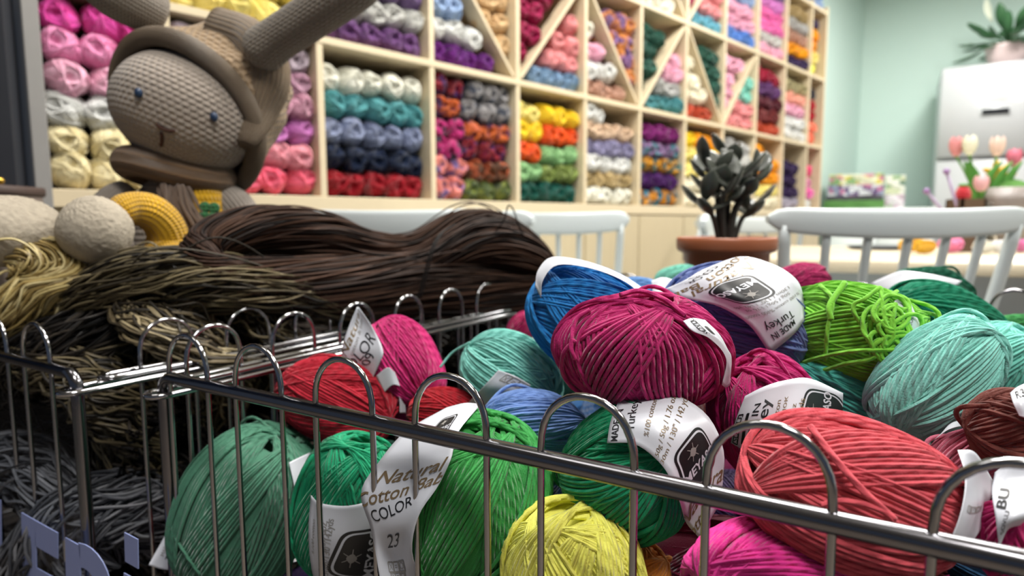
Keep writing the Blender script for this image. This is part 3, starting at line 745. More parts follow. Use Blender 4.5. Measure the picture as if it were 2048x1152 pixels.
hero('green_right', 'green', '#3c8f4c', 2040, 655, 56, 26, 5, 0, ('Y', .66), 'green yarn ball at the far right edge behind the aqua ones', bundles=7)
# deeper filler layers, added in dark colours so the gaps stay dark
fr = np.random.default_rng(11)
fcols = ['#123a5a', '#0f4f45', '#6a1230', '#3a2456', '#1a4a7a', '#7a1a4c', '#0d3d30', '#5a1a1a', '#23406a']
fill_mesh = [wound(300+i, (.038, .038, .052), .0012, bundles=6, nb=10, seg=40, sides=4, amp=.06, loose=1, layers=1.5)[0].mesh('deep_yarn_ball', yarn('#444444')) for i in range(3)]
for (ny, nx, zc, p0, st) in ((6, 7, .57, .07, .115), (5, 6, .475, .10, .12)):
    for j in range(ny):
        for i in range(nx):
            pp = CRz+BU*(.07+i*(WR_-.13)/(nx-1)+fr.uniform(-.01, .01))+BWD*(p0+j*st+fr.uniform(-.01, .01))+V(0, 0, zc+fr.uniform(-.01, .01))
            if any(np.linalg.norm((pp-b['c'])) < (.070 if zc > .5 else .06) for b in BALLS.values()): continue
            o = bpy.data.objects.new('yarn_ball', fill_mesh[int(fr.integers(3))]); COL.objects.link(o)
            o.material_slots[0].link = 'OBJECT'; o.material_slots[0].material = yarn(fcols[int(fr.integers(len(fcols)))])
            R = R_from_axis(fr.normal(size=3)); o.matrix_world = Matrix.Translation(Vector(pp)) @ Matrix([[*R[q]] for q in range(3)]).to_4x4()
            tag(o, 'dark filler yarn ball added deep in the basket to keep the gaps dark', 'yarn ball', 'filler yarn balls deep in the wire basket')
# ------------------------------------------------------------------ raffia hanks
def hank(label, pts, rad, n, r, mat, seed, closed=False, seg=80, twist=1.0, wob=.25, stray=8, name='raffia_hank', nest=None, up=(0, 0, 1), cat='raffia hank', core=True, curl=.0):
    """pts world points, rad list of (across, up) half thickness at those points"""
    rng = np.random.default_rng(seed); C = catmull(pts, seg, closed); Rr = np.abs(catmull(np.asarray(rad, float), seg, closed))
    T = nrm(np.roll(C, -1, 0)-np.roll(C, 1, 0)) if closed else nrm(np.gradient(C, axis=0))
    upv = np.asarray(up, float); X = nrm(np.cross(T, upv)); Y = np.cross(X, T)
    for i in range(1, seg):
        if np.dot(X[i], X[i-1]) < 0: X[i] *= -1; Y[i] *= -1
    t = np.linspace(0, 1, seg, endpoint=not closed)
    rho = np.sqrt(rng.uniform(.25, 1, n)); th = rng.uniform(0, 2*math.pi, n)
    # strands travel in locks
    lock = rng.integers(0, 24, n); lph = rng.uniform(0, 6.28, 24); lam = rng.normal(size=24)*wob
    k1 = rng.integers(1, 4, n); ph = rng.uniform(0, 6.28, n)
    ang = th[:, None]+twist*2*math.pi*t[None]+lam[lock][:, None]*np.sin(2*math.pi*t[None]*2+lph[lock][:, None])+wob*.2*np.sin(2*math.pi*k1[:, None]*t[None]*2+ph[:, None])
    rr = rho[:, None]*(1+.10*np.sin(2*math.pi*(k1[:, None]+1)*t[None]+ph[:, None]*2)+.08*lam[lock][:, None]*np.sin(6.28*3*t[None]+lph[lock][:, None]))
    P = C[None]+X[None]*(rr*np.cos(ang)*Rr[None, :, 0])[..., None]+Y[None]*(rr*np.sin(ang)*Rr[None, :, 1])[..., None]
    if curl:
        P = P+(rng.normal(size=(n, 1, 3))*curl)*np.sin(2*math.pi*t*rng.integers(5, 11, (n, 1))+ph[:, None])[..., None]
    mb = MB(); mb.tubes(P, r, None, 5, closed, pitch=.006, shade=rng.random(n), cap=False)
    if stray:
        S = []
        for i in range(stray):
            a = int(rng.integers(0, seg*0.6)); L = int(seg*.38); base = P[int(rng.integers(n))][np.arange(a, a+L) % seg]
            q = np.linspace(0, 1, L); o_ = (np.sin(math.pi*q)**1.2)[:, None]*(nrm(rng.normal(size=3)*V(1, 1, .35)+V(0, -.2, 1.2))*rng.uniform(.008, .03))
            o_ = o_+(rng.normal(size=3)*.004)*np.sin(q*9+rng.uniform(0, 6))[:, None]
            S.append(base+o_)
        mb.tubes(np.array(S), r*.9, None, 5, False, pitch=.006, shade=rng.random(stray))
    if core:  # added inner tube in the darkest strand tone, blocks light between strands
        th_ = np.linspace(0, 2*math.pi, 14, endpoint=False)
        G = C[:, None]+X[:, None]*(np.cos(th_)[None, :]*Rr[:, None, 0]*.62)[..., None]+Y[:, None]*(np.sin(th_)[None, :]*Rr[:, None, 1]*.62)[..., None]
        mb.grid(G, closed_u=closed, closed_v=True, a=0.0)
    o = part(mb, name, mat); tag(o, label, cat); return o
BROWNR = ramp_strand('brown_raffia', ['#120c0a', '#2a1c16', '#3a281f', '#4a3428', '#5a3f30'], .6, .22)
KHAKIR = ramp_strand('khaki_raffia', ['#14110d', '#2a241a', '#4e4531', '#6d6248', '#8a7d5e'], .5, .4)
TANR = ramp_strand('tan_raffia', ['#1c1812', '#4a3f2c', '#7a6c50', '#9a8b69', '#b3a582'], .5, .4)
DARKR = ramp_strand('dark_raffia', ['#0e0d0e', '#1c1a1a', '#2a2725', '#3c3630', '#544b40'], .5, .4)
STRAWR = ramp_strand('straw_raffia', ['#6d5a30', '#a58d54', '#c6ad6e', '#d8c486', '#e6d6a0'], .45, .5)
GREYR = ramp_strand('grey_raffia', ['#2c2e33', '#4a4c52', '#62646a', '#7b7d82', '#93949a'], .55, .35)
def W3(L): return [at(*p) for p in L]
hank('long dark brown raffia hank tied in the middle, lying behind the hoops', W3([(405, 500, .68), (450, 468, .70), (530, 458, .74), (640, 474, .79), (740, 505, .84), (830, 512, .88), (930, 474, .93), (1010, 486, .98), (1075, 530, 1.03), (1070, 585, 1.02), (960, 585, .95), (840, 570, .87), (720, 570, .80), (590, 568, .73), (480, 560, .68), (415, 540, .66)]),
     [(.022, .020), (.024, .022), (.028, .026), (.030, .030), (.028, .028), (.028, .030), (.03, .038), (.03, .038), (.026, .03), (.026, .03), (.03, .040), (.028, .040), (.028, .036), (.026, .030), (.022, .024), (.02, .02)], 620, .00115, BROWNR, 41, closed=True, seg=110, twist=1, wob=.22, stray=9)
hank('dark filler hank added behind the hollow end of the long brown hank to darken its hole', W3([(410, 510, .80), (470, 495, .80), (560, 505, .83), (640, 520, .88)]), [(.02, .026), (.024, .032), (.024, .032), (.02, .02)], 160, .0013, DARKR, 52, seg=40, twist=.4, wob=.3, stray=0)  # added black filler, stands in for the shade inside the hole
# tie round the middle of the brown hank
mb = MB(); tp = [at(905, 452, .87), at(880, 468, .838), at(862, 500, .815), at(850, 545, .806), at(835, 600, .80)]
mb.tubes(catmull(tp, 30), .0016, sides=6); mb.tubes(catmull([p+V(.004, 0, .002) for p in tp], 30), .0012, sides=6)
tag(part(mb, 'tie_strand', BROWNR), 'dark strand tied round the middle of the long brown hank', 'strand')
mb = MB(); mb.tubes(catmull(W3([(985, 470, .93), (1008, 440, .93), (1016, 412, .93), (1026, 418, .93), (1036, 446, .94), (1046, 470, .95)]), 30), .0011, sides=5)
tag(part(mb, 'loose_strand', BROWNR), 'single looped strand standing up from the brown hank', 'strand')
hank('khaki and black raffia hank spread across the left basket', W3([(130, 640, .69), (230, 580, .66), (350, 560, .665), (480, 572, .69), (610, 596, .76), (740, 622, .85), (900, 628, .98)]),
     [(.03, .02), (.04, .03), (.045, .034), (.045, .030), (.04, .026), (.03, .022), (.02, .014)], 420, .00125, KHAKIR, 43, seg=80, twist=.3, wob=.3, stray=30)
hank('tan raffia loops hanging over the middle of the left basket', W3([(310, 580, .68), (350, 635, .655), (385, 690, .655), (400, 745, .665), (400, 830, .70)]),
     [(.04, .02), (.06, .026), (.065, .03), (.06, .03), (.05, .03)], 320, .0014, TANR, 44, seg=60, twist=.10, wob=.3, stray=16, curl=.0012)
hank('second bunch of tan raffia loops right of the first, close to the hoops', W3([(450, 590, .72), (500, 635, .73), (530, 690, .74), (545, 760, .76)]),
     [(.04, .02), (.055, .026), (.055, .03), (.05, .03)], 260, .0013, KHAKIR, 51, seg=50, twist=.10, wob=.3, stray=16, curl=.0012)
hank('dark twisted raffia hank at the left end of the left basket', W3([(-100, 800, .74), (30, 735, .67), (150, 695, .64), (270, 640, .68), (350, 580, .74)]),
     [(.03, .03), (.035, .035), (.04, .035), (.034, .03), (.02, .02)], 330, .0013, DARKR, 45, seg=70, twist=.8, wob=.35, stray=22, curl=.001)
hank('brown and tan raffia hank in the gap between the two corner posts', W3([(60, 690, .68), (150, 740, .635), (215, 790, .625), (260, 850, .63), (280, 950, .64)]),
     [(.035, .03), (.045, .035), (.045, .035), (.04, .03), (.03, .03)], 300, .0015, KHAKIR, 46, seg=60, twist=.5, wob=.35, stray=14, curl=.0015)
hank('straw yellow raffia hank at the left edge beside the doll', W3([(-110, 500, .70), (20, 492, .68), (105, 520, .67), (110, 580, .66), (30, 625, .66), (-110, 640, .68), (-200, 570, .72)]),
     [(.035, .014), (.035, .016), (.04, .024), (.04, .03), (.04, .028), (.03, .02), (.03, .02)], 420, .0014, STRAWR, 47, closed=True, seg=80, twist=1, wob=.3, stray=18)
hank('grey raffia hank low behind the front wires at the far left', W3([(-160, 1000, .72), (-20, 935, .66), (80, 950, .62), (150, 1030, .59), (180, 1150, .58)]),
     [(.03, .03), (.035, .035), (.035, .035), (.03, .03), (.03, .03)], 260, .0015, GREYR, 48, seg=60, twist=.5, wob=.35, stray=6)
hank('grey raffia hank bent double behind the corner posts', W3([(20, 1200, .60), (110, 1075, .585), (190, 1025, .58), (270, 1020, .60), (345, 1080, .64)]),
     [(.03, .03), (.034, .034), (.034, .034), (.034, .034), (.03, .03)], 280, .0015, GREYR, 49, seg=60, twist=.6, wob=.35, stray=6)
for i, (p0, z, rw) in enumerate(((.10, .60, .05), (.22, .62, .06), (.36, .63, .06), (.50, .64, .06), (.64, .65, .06), (.74, .67, .05), (.12, .50, .06), (.30, .50, .07), (.50, .52, .07), (.70, .53, .06), (.2, .42, .05), (.5, .42, .06))):
    q = [CLz+BWD*p0-BU*x+V(0, 0, z+.006*math.sin(5*x+i)) for x in (.035, .18, .32, .45, .58)]
    hank('almost black raffia hank deep in the left basket', q, [(rw, .05)]*5, 150, .0016, DARKR, 60+i, seg=30, twist=.3, wob=.5, stray=0)['group'] = 'black raffia hanks deep in the left basket'

# ------------------------------------------------------------------ crocheted rabbit doll
FUR = crochet('beige_crochet', '#a3978b', 60, 34, .8); FURD = crochet('ear_crochet', '#8f8578', 26, 40, .9)
HATM = crochet('hat_crochet', '#9f876a', 64, 30, 1.0); YEL = crochet('yellow_crochet', '#dba718', 44, 22, .9); HAIRM = crochet('brown_wool', '#7d6552', 30, 8, .6)
SCARF = crochet('scarf_wool', '#86694c', 50, 10, .8); FURL = plain('fluffy_wool', '#aaa08f', .95, noise=.25, scale=160, bump=1.0)
YD = .84
hc = at(376, 226, YD)
doll = thing('rabbit_doll', at(360, 560, YD), 'beige crocheted rabbit doll in a slouchy hat and yellow overalls sitting behind the raffia', 'doll')
mb = MB(); fl = lumps(np.random.default_rng(3), .03)
HA = camdir(66, -10); hx = nrm(np.cross(HA, _F)); RH = np.stack([hx, np.cross(HA, hx), HA], 1)
mb.ell(hc, (.090, .084, .070), RH, 40, 60, lambda D: fl(D)*(1+.06*np.maximum(0, -D[..., 2])))
head = part(mb, 'head', FUR, doll)
def onhead(px, py, off=.001):
    off = off+.005; d = ray(px, py); o_ = (CAM-hc) @ RH/(V(.090, .084, .070)+off); dd = d @ RH/(V(.090, .084, .070)+off); a = dd@dd; b_ = 2*o_@dd; c = o_@o_-1; D_ = b_*b_-4*a*c
    return CAM+d*((-b_-math.sqrt(max(D_, 0)))/(2*a))
THREAD = plain('nose_thread', '#4a2c22', .8); EYE = plain('eye_thread', '#1f3654', .4)
mb = MB(); mb.tubes(catmull([onhead(312, 248), onhead(322, 257), onhead(338, 262), onhead(350, 262)], 14), .0019, sides=6); mb.tubes(catmull([onhead(322, 266), onhead(324, 278), onhead(322, 292)], 10), .0019, sides=6); part(mb, 'nose_stitch', THREAD, head)
for p in ((428, 234), (277, 186)):
    mb = MB(); mb.ell(onhead(*p, .0005), (.0045, .0045, .006), nu=10, nv=12); part(mb, 'eye', EYE, head)
# hat: crown shell with a rolled brim
HX = camdir(60, -52); x_ = nrm(np.cross(HX, _F)); RHT = np.stack([x_, np.cross(HX, x_), HX], 1)
bc = at(374, 236, .85)
th = np.linspace(0, math.pi*.5, 26); ph = np.linspace(0, 2*math.pi, 80, endpoint=False); T_, P_ = np.meshgrid(th, ph, indexing='ij')
G = np.stack([np.cos(T_)*np.cos(P_)*.104, np.cos(T_)*np.sin(P_)*.102, np.sin(T_)*.125], -1)*(1+.03*np.sin(3*P_+T_*4)+.022*np.sin(16*T_+2*np.sin(5*P_))+.012*np.sin(9*P_+8*T_))[..., None]
LIFT = np.sin(T_)[..., None]*(_U*.045+_R*.03)
mb = MB(); uu = np.stack([P_/6.283, T_/1.57], -1); mb.grid(G @ RHT.T+bc+LIFT, closed_v=True, uv=uu)
hat = part(mb, 'hat', HATM, doll)
mb = MB(); ring = np.array([[math.cos(a)*.104, math.sin(a)*.102, .003*math.sin(3*a)] for a in np.linspace(0, 2*math.pi, 60, endpoint=False)]) @ RHT.T+bc
mb.tubes(ring, .0125, np.tile(HX, (60, 1)), 14, True, pitch=.016); part(mb, 'hat_brim', HATM, hat)
# slouch pocket of the hat on the right
mb = MB(); mb.tubes(catmull([at(430, 60, .86), at(500, 90, .86), at(532, 150, .85), at(515, 225, .84), at(490, 290, .81)], 26), np.interp(np.linspace(0, 1, 26), [0, .3, .6, .9, 1], [.03, .034, .03, .018, .009]), None, 22, pitch=.05); part(mb, 'hat_side', HATM, hat)
def limb(pts, rads, nm, mat, par=doll, n=30, sides=24, pitch=None):
    mb = MB(); C = catmull(pts, n); r = np.interp(np.linspace(0, 1, n), np.linspace(0, 1, len(rads)), rads)
    # rounded ends
    q = np.linspace(0, 1, n); r = r*np.clip(np.sqrt(np.maximum(0, 1-(1-np.minimum(q, 1-q)*8).clip(0, 1)**2)), .05, 1)
    L = np.sum(np.linalg.norm(np.diff(C, axis=0), axis=1)); mb.tubes(C, r, None, sides, pitch=pitch or L); return part(mb, nm, mat, par)
limb([at(505, 115, .83), at(560, 75, .81), at(620, 35, .79), at(690, -15, .77), at(740, -60, .76)], [.030, .026, .026, .028, .03], 'ear', FURD, n=40)
limb([at(330, 40, .86), at(285, 15, .84), at(235, -15, .82), at(180, -60, .80)], [.028, .03, .033, .03], 'ear', FURD, n=40)
mb = MB(); R0 = np.eye(3); mb.ell(at(350, 470, .87), (.058, .05, .085), nu=26, nv=34); body = part(mb, 'body', FUR, doll)
# overalls bib
mb = MB(); mb.ell(at(398, 450, .835), (.044, .040, .072), nu=26, nv=34); part(mb, 'overalls', YEL, doll)
mb = MB(); 
for a, dx, dz in ((40, .0, .0), (130, .0, .0), (220, 0, 0), (310, 0, 0)):
    c = at(418, 425, .785)+.008*(math.cos(math.radians(a))*_R+math.sin(math.radians(a))*_U); mb.ell(c, (.0075, .003, .0075), nu=8, nv=12)
part(mb, 'green_motif', crochet('green_wool', '#3c7a4a', 6, 4, .6), doll)
# scarf collar
mb = MB(); ct = at(352, 345, .845)
ring = np.array([ct+_R*math.cos(a)*.058+_F*math.sin(a)*.045+V(0, 0, .004*math.sin(2*a)-.008*math.cos(a)) for a in np.linspace(0, 2*math.pi, 50, endpoint=False)])
mb.tubes(ring, .0195, None, 18, True, pitch=.05); part(mb, 'scarf', SCARF, doll)
# scarf ends hanging in front
for dx, sd in ((0, 1), (28, 2)):
    hank_pts = W3([(330+dx, 372, .80), (338+dx, 410, .785), (352+dx*1.2, 450, .78), (366+dx*1.4, 500, .78)])
    rg = np.random.default_rng(sd); C = catmull(hank_pts, 20); mb = MB(); P = []
    for i in range(40):
        o_ = rg.normal(size=3)*V(.009, .005, .004); w = rg.normal(size=3)*.002
        P.append(C+o_*np.linspace(.5, 1.5, 20)[:, None]+w*np.sin(np.linspace(0, 7, 20)+rg.uniform(0, 6))[:, None])
    mb.tubes(np.array(P), .0022, None, 6, pitch=.01, shade=rg.random(40)); part(mb, 'scarf_end', HAIRM, doll)
limb([at(265, 395, .85), at(235, 410, .83), at(205, 440, .81), at(180, 480, .80)], [.026, .027, .025, .022], 'arm', FUR)
limb([at(440, 395, .86), at(465, 420, .85), at(485, 450, .85), at(490, 490, .86)], [.026, .03, .028, .022], 'arm', FUR)
# right leg: yellow trouser leg bent over, fluffy foot toward us
limb([at(225, 432, .70), at(262, 418, .72), at(302, 425, .735), at(332, 458, .75), at(335, 505, .76), at(305, 545, .75)], [.017, .019, .021, .022, .026, .026], 'trouser_leg', YEL, n=40)
limb([at(300, 545, .74), at(340, 515, .75), at(385, 520, .765)], [.025, .027, .024], 'trouser_cuff', YEL)
mb = MB(); fz = lumps(np.random.default_rng(9), .05); Rf = R_from_axis(camdir(100, 40))
def fluff(D): return fz(D)*(1+.018*np.sin(D[..., 0]*46+3*np.sin(D[..., 2]*20))*np.sin(D[..., 2]*44+2*np.sin(D[..., 1]*24)))
mb.ell(at(192, 462, .675), (.038, .036, .036), Rf, 60, 90, fluff); part(mb, 'foot', FURL, doll)
limb([at(205, 528, .68), at(215, 500, .69), at(240, 480, .71)], [.018, .020, .02], 'leg', FUR)
mb = MB(); mb.ell(at(22, 462, .66), (.052, .04, .034), R_from_axis(camdir(60, 20)), 60, 90, fluff); part(mb, 'foot', FURL, doll)
limb([at(60, 470, .70), at(110, 480, .74), at(180, 500, .80)], [.022, .024, .028], 'trouser_leg', YEL)
# ------------------------------------------------------------------ chairs
def chair(loc, yaw, label, wide=.44, top=.845, railh=.058, base_w=.36):
    """spindle back chair, back toward -y of its own frame"""
    t = thing('spindle_chair', (loc[0], loc[1], 0), label, 'chair', None)
    c, s_ = math.cos(yaw), math.sin(yaw); R = np.array([[c, -s_, 0], [s_, c, 0], [0, 0, 1.0]]); T0 = V(loc[0], loc[1], 0)
    def P(mb, nm, sm=True): mb.xf(R, T0); return part(mb, nm, CHAIR, t, sm)
    # curved top rail
    n = 30; x = np.linspace(-wide/2, wide/2, n); q = (x/(wide/2))
    y = .0+.045*(1-q**2)*-1; zc = top-railh/2-.010*(1-q**2)
    hh = railh/2*np.clip(np.sqrt(np.maximum(0, 1-np.abs(q)**14)), .25, 1)*(1-.12*q**2); th = .0095
    ang = np.linspace(0, 2*math.pi, 16, endpoint=False)
    G = np.stack([np.repeat(x[:, None], 16, 1), y[:, None]+th*np.sign(np.cos(ang))[None]*np.abs(np.cos(ang))[None]**.6, zc[:, None]+hh[:, None]*(np.sign(np.sin(ang))*np.abs(np.sin(ang))**.45)[None]], -1)
    mb = MB(); mb.grid(G, closed_v=True)
    for e in (0, n-1): mb.add(np.concatenate([G[e], G[e].mean(0)[None]]), [[i, (i+1) % 16, 16] for i in range(16)] if e else [[(i+1) % 16, i, 16] for i in range(16)])
    P(mb, 'top_rail')
    k = 7
    for i in range(k):
        u = -1+2*i/(k-1); xt = u*wide*.44; xb = u*base_w*.44; yt = -.045*(1-(u*.88)**2); yb = .085-.02*(1-u*u)
        r = .011 if i in (0, k-1) else .0075
        mb = MB(); mb.tubes(catmull([V(xb, yb, .455), V((xb+xt)/2, (yb+yt)/2-.004, .62), V(xt, yt, top-railh*.7)], 14), r*np.array([.85]+[1]*12+[.9]), sides=12); P(mb, 'back_post' if i in (0, k-1) else 'spindle')
    # saddle seat
    th_ = np.linspace(0, 2*math.pi, 40, endpoint=False); sx, sy = .215, .205
    def ringz(f, z): 
        return np.stack([np.sign(np.cos(th_))*np.abs(np.cos(th_))**.7*sx*f, .24+np.sign(np.sin(th_))*np.abs(np.sin(th_))**.7*sy*f, np.full(40, z)], -1)
    G = np.array([ringz(.001, .446), ringz(.5, .444), ringz(.85, .452), ringz(.97, .456), ringz(1.0, .448), ringz(.98, .432), ringz(.7, .425), ringz(.001, .425)])
    mb = MB(); mb.grid(G, closed_v=True); P(mb, 'seat')
    for a, b in ((-1, -1), (1, -1), (-1, 1), (1, 1)):
        mb = MB(); mb.tubes(np.array([V(a*.15, .24+b*.14, .43), V(a*.185, .24+b*.18, .22), V(a*.215, .24+b*.215, .0)]), np.array([.015, .017, .012]), sides=14); P(mb, 'leg')
    for a in (-1, 1):
        mb = MB(); mb.tubes(np.array([V(a*.183, .07, .2), V(a*.183, .41, .2)]), .009, sides=10); P(mb, 'stretcher')
    return t
p = at(1822, 440, 1.07); chair((p[0], p[1]+.04), math.radians(-3), 'white spindle-back chair at the right, nearest the table', .445, .860, .050)
p = at(800, 450, 1.40); chair((p[0], p[1]), math.radians(-6), 'white spindle-back chair left of the two others, behind the brown hank', .44, .868, .062)
p = at(925, 440, 1.62); chair((p[0], p[1]), math.radians(-32), 'white spindle-back chair in the middle, half hidden behind the brown hank', .42, .866, .06)
p = at(1118, 440, 1.83); chair((p[0], p[1]), math.radians(-8), 'white spindle-back chair before the wood cabinet, right of the brown hank', .40, .868, .062)
p = at(1500, 450, 2.7); chair((p[0], p[1]), math.radians(-28), 'white spindle-back chair farthest off, behind the plant with dark leaves', .46, .86, .07)
p = at(1400, 450, 1.75); chair((p[0], p[1]), math.radians(75), 'white spindle-back chair seen edge on behind the terracotta pot', .40, .86, .07)

# ------------------------------------------------------------------ long table
tA = at_z(1500, 517, .74); tB = at_z(2048, 527, .74); tu = nrm((tB-tA)*V(1, 1, 0)); tn = V(-tu[1], tu[0], 0); RT = np.stack([tu, tn, V(0, 0, 1)], 1)
TW, TL = .95, 1.75
lt = thing('long_table', (tA+tu*TL/2+tn*TW/2)*V(1, 1, 0), 'long light wood table at the right behind the white chair', 'table')
TABLEM = woodmat('table_wood', '#dccfb4', (3, 20, 20), .06, .35)
mb = MB(); mb.box((tA+tu*TL/2+tn*TW/2)*V(1, 1, 0)+V(0, 0, .725), (TL, TW, .030), RT, bev=.003); part(mb, 'table_top', TABLEM, lt)
mb = MB(); mb.box((tA+tu*TL/2+tn*.12)*V(1, 1, 0)+V(0, 0, .36), (TL-.1, .018, .70), RT); part(mb, 'front_panel', plain('table_panel', '#b9c0c4', .5), lt, False)
for a in (.04, TL-.04):
    mb = MB(); mb.box((tA+tu*a+tn*TW/2)*V(1, 1, 0)+V(0, 0, .355), (.03, TW-.06, .71), RT, bev=.002); part(mb, 'side_panel', WHITE_PAINT, lt)
rt_ = np.random.default_rng(77)
for i, (px, py, c, nm, w) in enumerate(((1822, 497, '#e8b83c', 'golden yellow', .034), (1850, 500, '#e8b83c', 'golden yellow', .030), (1900, 497, '#ee8cb4', 'candy pink', .036), (1938, 494, '#f2c04c', 'amber', .026), (1966, 499, '#e9e7dc', 'ivory', .030), (1982, 488, '#7cc49a', 'mint green', .024), (2004, 499, '#ececec', 'white', .030), (2022, 489, '#e8a43c', 'light orange', .024), (2040, 497, '#d67ab0', 'orchid pink', .030))):
    q = at_z(px, py+6, .745); m_, _ = wound(500+i, (w*.62, w*.62, w), .0013, bundles=6, nb=7, seg=36, sides=4, loose=1, layers=1.5)
    m_.xf(R_from_axis(tu*math.cos(i)+tn*math.sin(i)*.5), q+V(0, 0, w*.55)); o = part(m_, 'yarn_ball', yarn(c)); tag(o, 'small %s yarn ball lying on the long table' % nm, 'yarn ball', 'small yarn balls on the long table' if i < 2 else None)
q = at_z(1762, 497, .742); mb = MB(); mb.lathe([(.0, .0), (.085, .0), (.10, .006), (.10, .009), (.08, .004), (.0, .003)], q, 36); tag(part(mb, 'tray', plain('dark_tray', '#4a4a50', .3)), 'flat dark grey tray on the long table', 'tray')
# tulip vase, needle box, toys behind the chair rail
GLASS, nt, b = newmat('clear_glass'); b.inputs['Roughness'].default_value = .03; b.inputs['Transmission Weight'].default_value = 1.0; b.inputs['IOR'].default_value = 1.3; b.inputs['Base Color'].default_value = (.93, .97, .95, 1)
DT = 1.98
def on_table(px, Y): q = at(px, 470, Y); return V(q[0], q[1], .741)
vb = on_table(1966, DT)
vs = thing('glass_vase', vb, 'clear glass vase of tulips on the long table', 'vase')
mb = MB(); mb.lathe([(.0, .004), (.034, .002), (.040, .02), (.042, .06), (.034, .10), (.030, .125), (.036, .145), (.034, .145), (.028, .125), (.031, .10), (.038, .06), (.036, .022), (.0, .010)], vb, 36); part(mb, 'body', GLASS, vs)
for sx in (-1, 1):
    mb = MB(); mb.ell(vb+V(sx*.018, -.03, .075), (.012, .008, .012), nu=12, nv=16); part(mb, 'bead', plain('pearl_bead', '#e8ecea', .15), vs, label='round white glass bead')
LEAF = plain('tulip_leaf', '#4a8a34', .5, noise=.15, scale=14); STEM = plain('stem_green', '#5b8f3e', .5)
def tulip(px, py, Y, col, col2, label, ph, hs=1.0):
    top = at(px, py, Y); base = vb+V((top[0]-vb[0])*.12, 0, .02); t = thing('tulip', base, label, 'tulip')
    mid = vb+V((top[0]-vb[0])*.35, -.004, .15)
    C = catmull([base, mid, (mid+top)/2+V(0, 0, .005), top-V(0, 0, .01)], 24); mb = MB(); mb.tubes(C, .0034, sides=8); part(mb, 'stem', STEM, t)
    mb = MB()
    for k in range(6):
        a = k*math.pi/3+ph; r_out = .019 if k % 2 else .0165
        u = np.linspace(0, 1, 12); w = np.linspace(-1, 1, 9); U_, W_ = np.meshgrid(u, w, indexing='ij')
        rad = r_out*np.sin(np.clip(U_*2.35+.15, 0, math.pi))**.7+.002; half = .72*np.sin(math.pi*np.clip(U_*.93+.07, 0, 1))**.6
        A = a+W_*half; z = -.012+U_*.062*hs
        mb.grid(np.stack([rad*np.cos(A), rad*np.sin(A), z], -1)+top)
    part(mb, 'petals', plain('tulip_petal', col, .55, noise=.12, scale=20), t)
    mb = MB(); sd = 1 if ph > 3 else -1
    u = np.linspace(0, 1, 18); w = np.linspace(-1, 1, 5)
    cl = catmull([mid-V(0, 0, .05), mid+V(sd*.012, -.01, .03), mid+V(sd*.03, -.015, .085), mid+V(sd*.055, -.02, .12)], 18); wd_ = .015*np.sin(math.pi*(u*.92+.05))**.7
    mb.grid(np.array([[cl[i]+V(wd_[i]*w_, .006*abs(w_), 0) for w_ in w] for i in range(18)])); mb.grid(np.array([[cl[i]+V(wd_[i]*w_, .006*abs(w_)+.0012, 0) for w_ in w] for i in range(18)])[::-1]); part(mb, 'leaf', LEAF, t)
tulip(1912, 305, DT+.02, '#d98f92', None, 'pink tulip, leftmost in the glass vase', .3)
tulip(1939, 303, DT-.02, '#e6e6cf', None, 'creamy white tulip, second in the glass vase', 3.5)
tulip(1994, 305, DT-.01, '#e9cdbf', None, 'white tulip flushed with pink, tallest in the glass vase', 4.0)
tulip(2028, 325, DT+.03, '#d9778e', None, 'rose pink tulip, rightmost in the glass vase', 5.0, .9)
tulip(1962, 375, DT-.05, '#eab8bd', None, 'pale pink tulip hanging lowest at the vase mouth', 1.0, .8)
nb_ = on_table(1927, DT-.12)
t = thing('needle_box', nb_, 'small dark wooden box holding knitting needles on the long table', 'box')
nb_h = at(1927, 405, DT-.12)[2]-.741+.0
WD = woodmat('box_wood', '#5a4634', (3, 3, 9), .15)
hb = max(.07, nb_h+.01)
for sx, sy, lx, ly in ((0, 1, .07, .006), (0, -1, .07, .006), (1, 0, .006, .07), (-1, 0, .006, .07)):
    mb = MB(); mb.box(nb_+V(sx*.032, sy*.032, hb/2), (lx, ly, hb)); part(mb, 'side', WD, t, False)
mb = MB(); mb.box(nb_+V(0, 0, .004), (.06, .06, .006)); part(mb, 'bottom', WD, t, False)
NEED = plain('needle_lilac', '#a696b4', .35)
for (x0, y0, lab) in ((1853, 382, 'pale lilac knitting needle leaning far to the left'), (1893, 343, 'pale lilac knitting needle standing steeper in the wooden box')):
    tip = at(x0, y0, DT-.14); bs = nb_+V(.012, 0, .03); t = thing('knitting_needle', bs, lab, 'knitting needle')
    mb = MB(); mb.tubes(np.array([bs, tip]), .0042, sides=10); part(mb, 'shaft', NEED, t); mb = MB(); mb.ell(tip, (.009, .009, .009), nu=12, nv=14); part(mb, 'knob', plain('needle_knob', '#8a6a9c', .35), t)
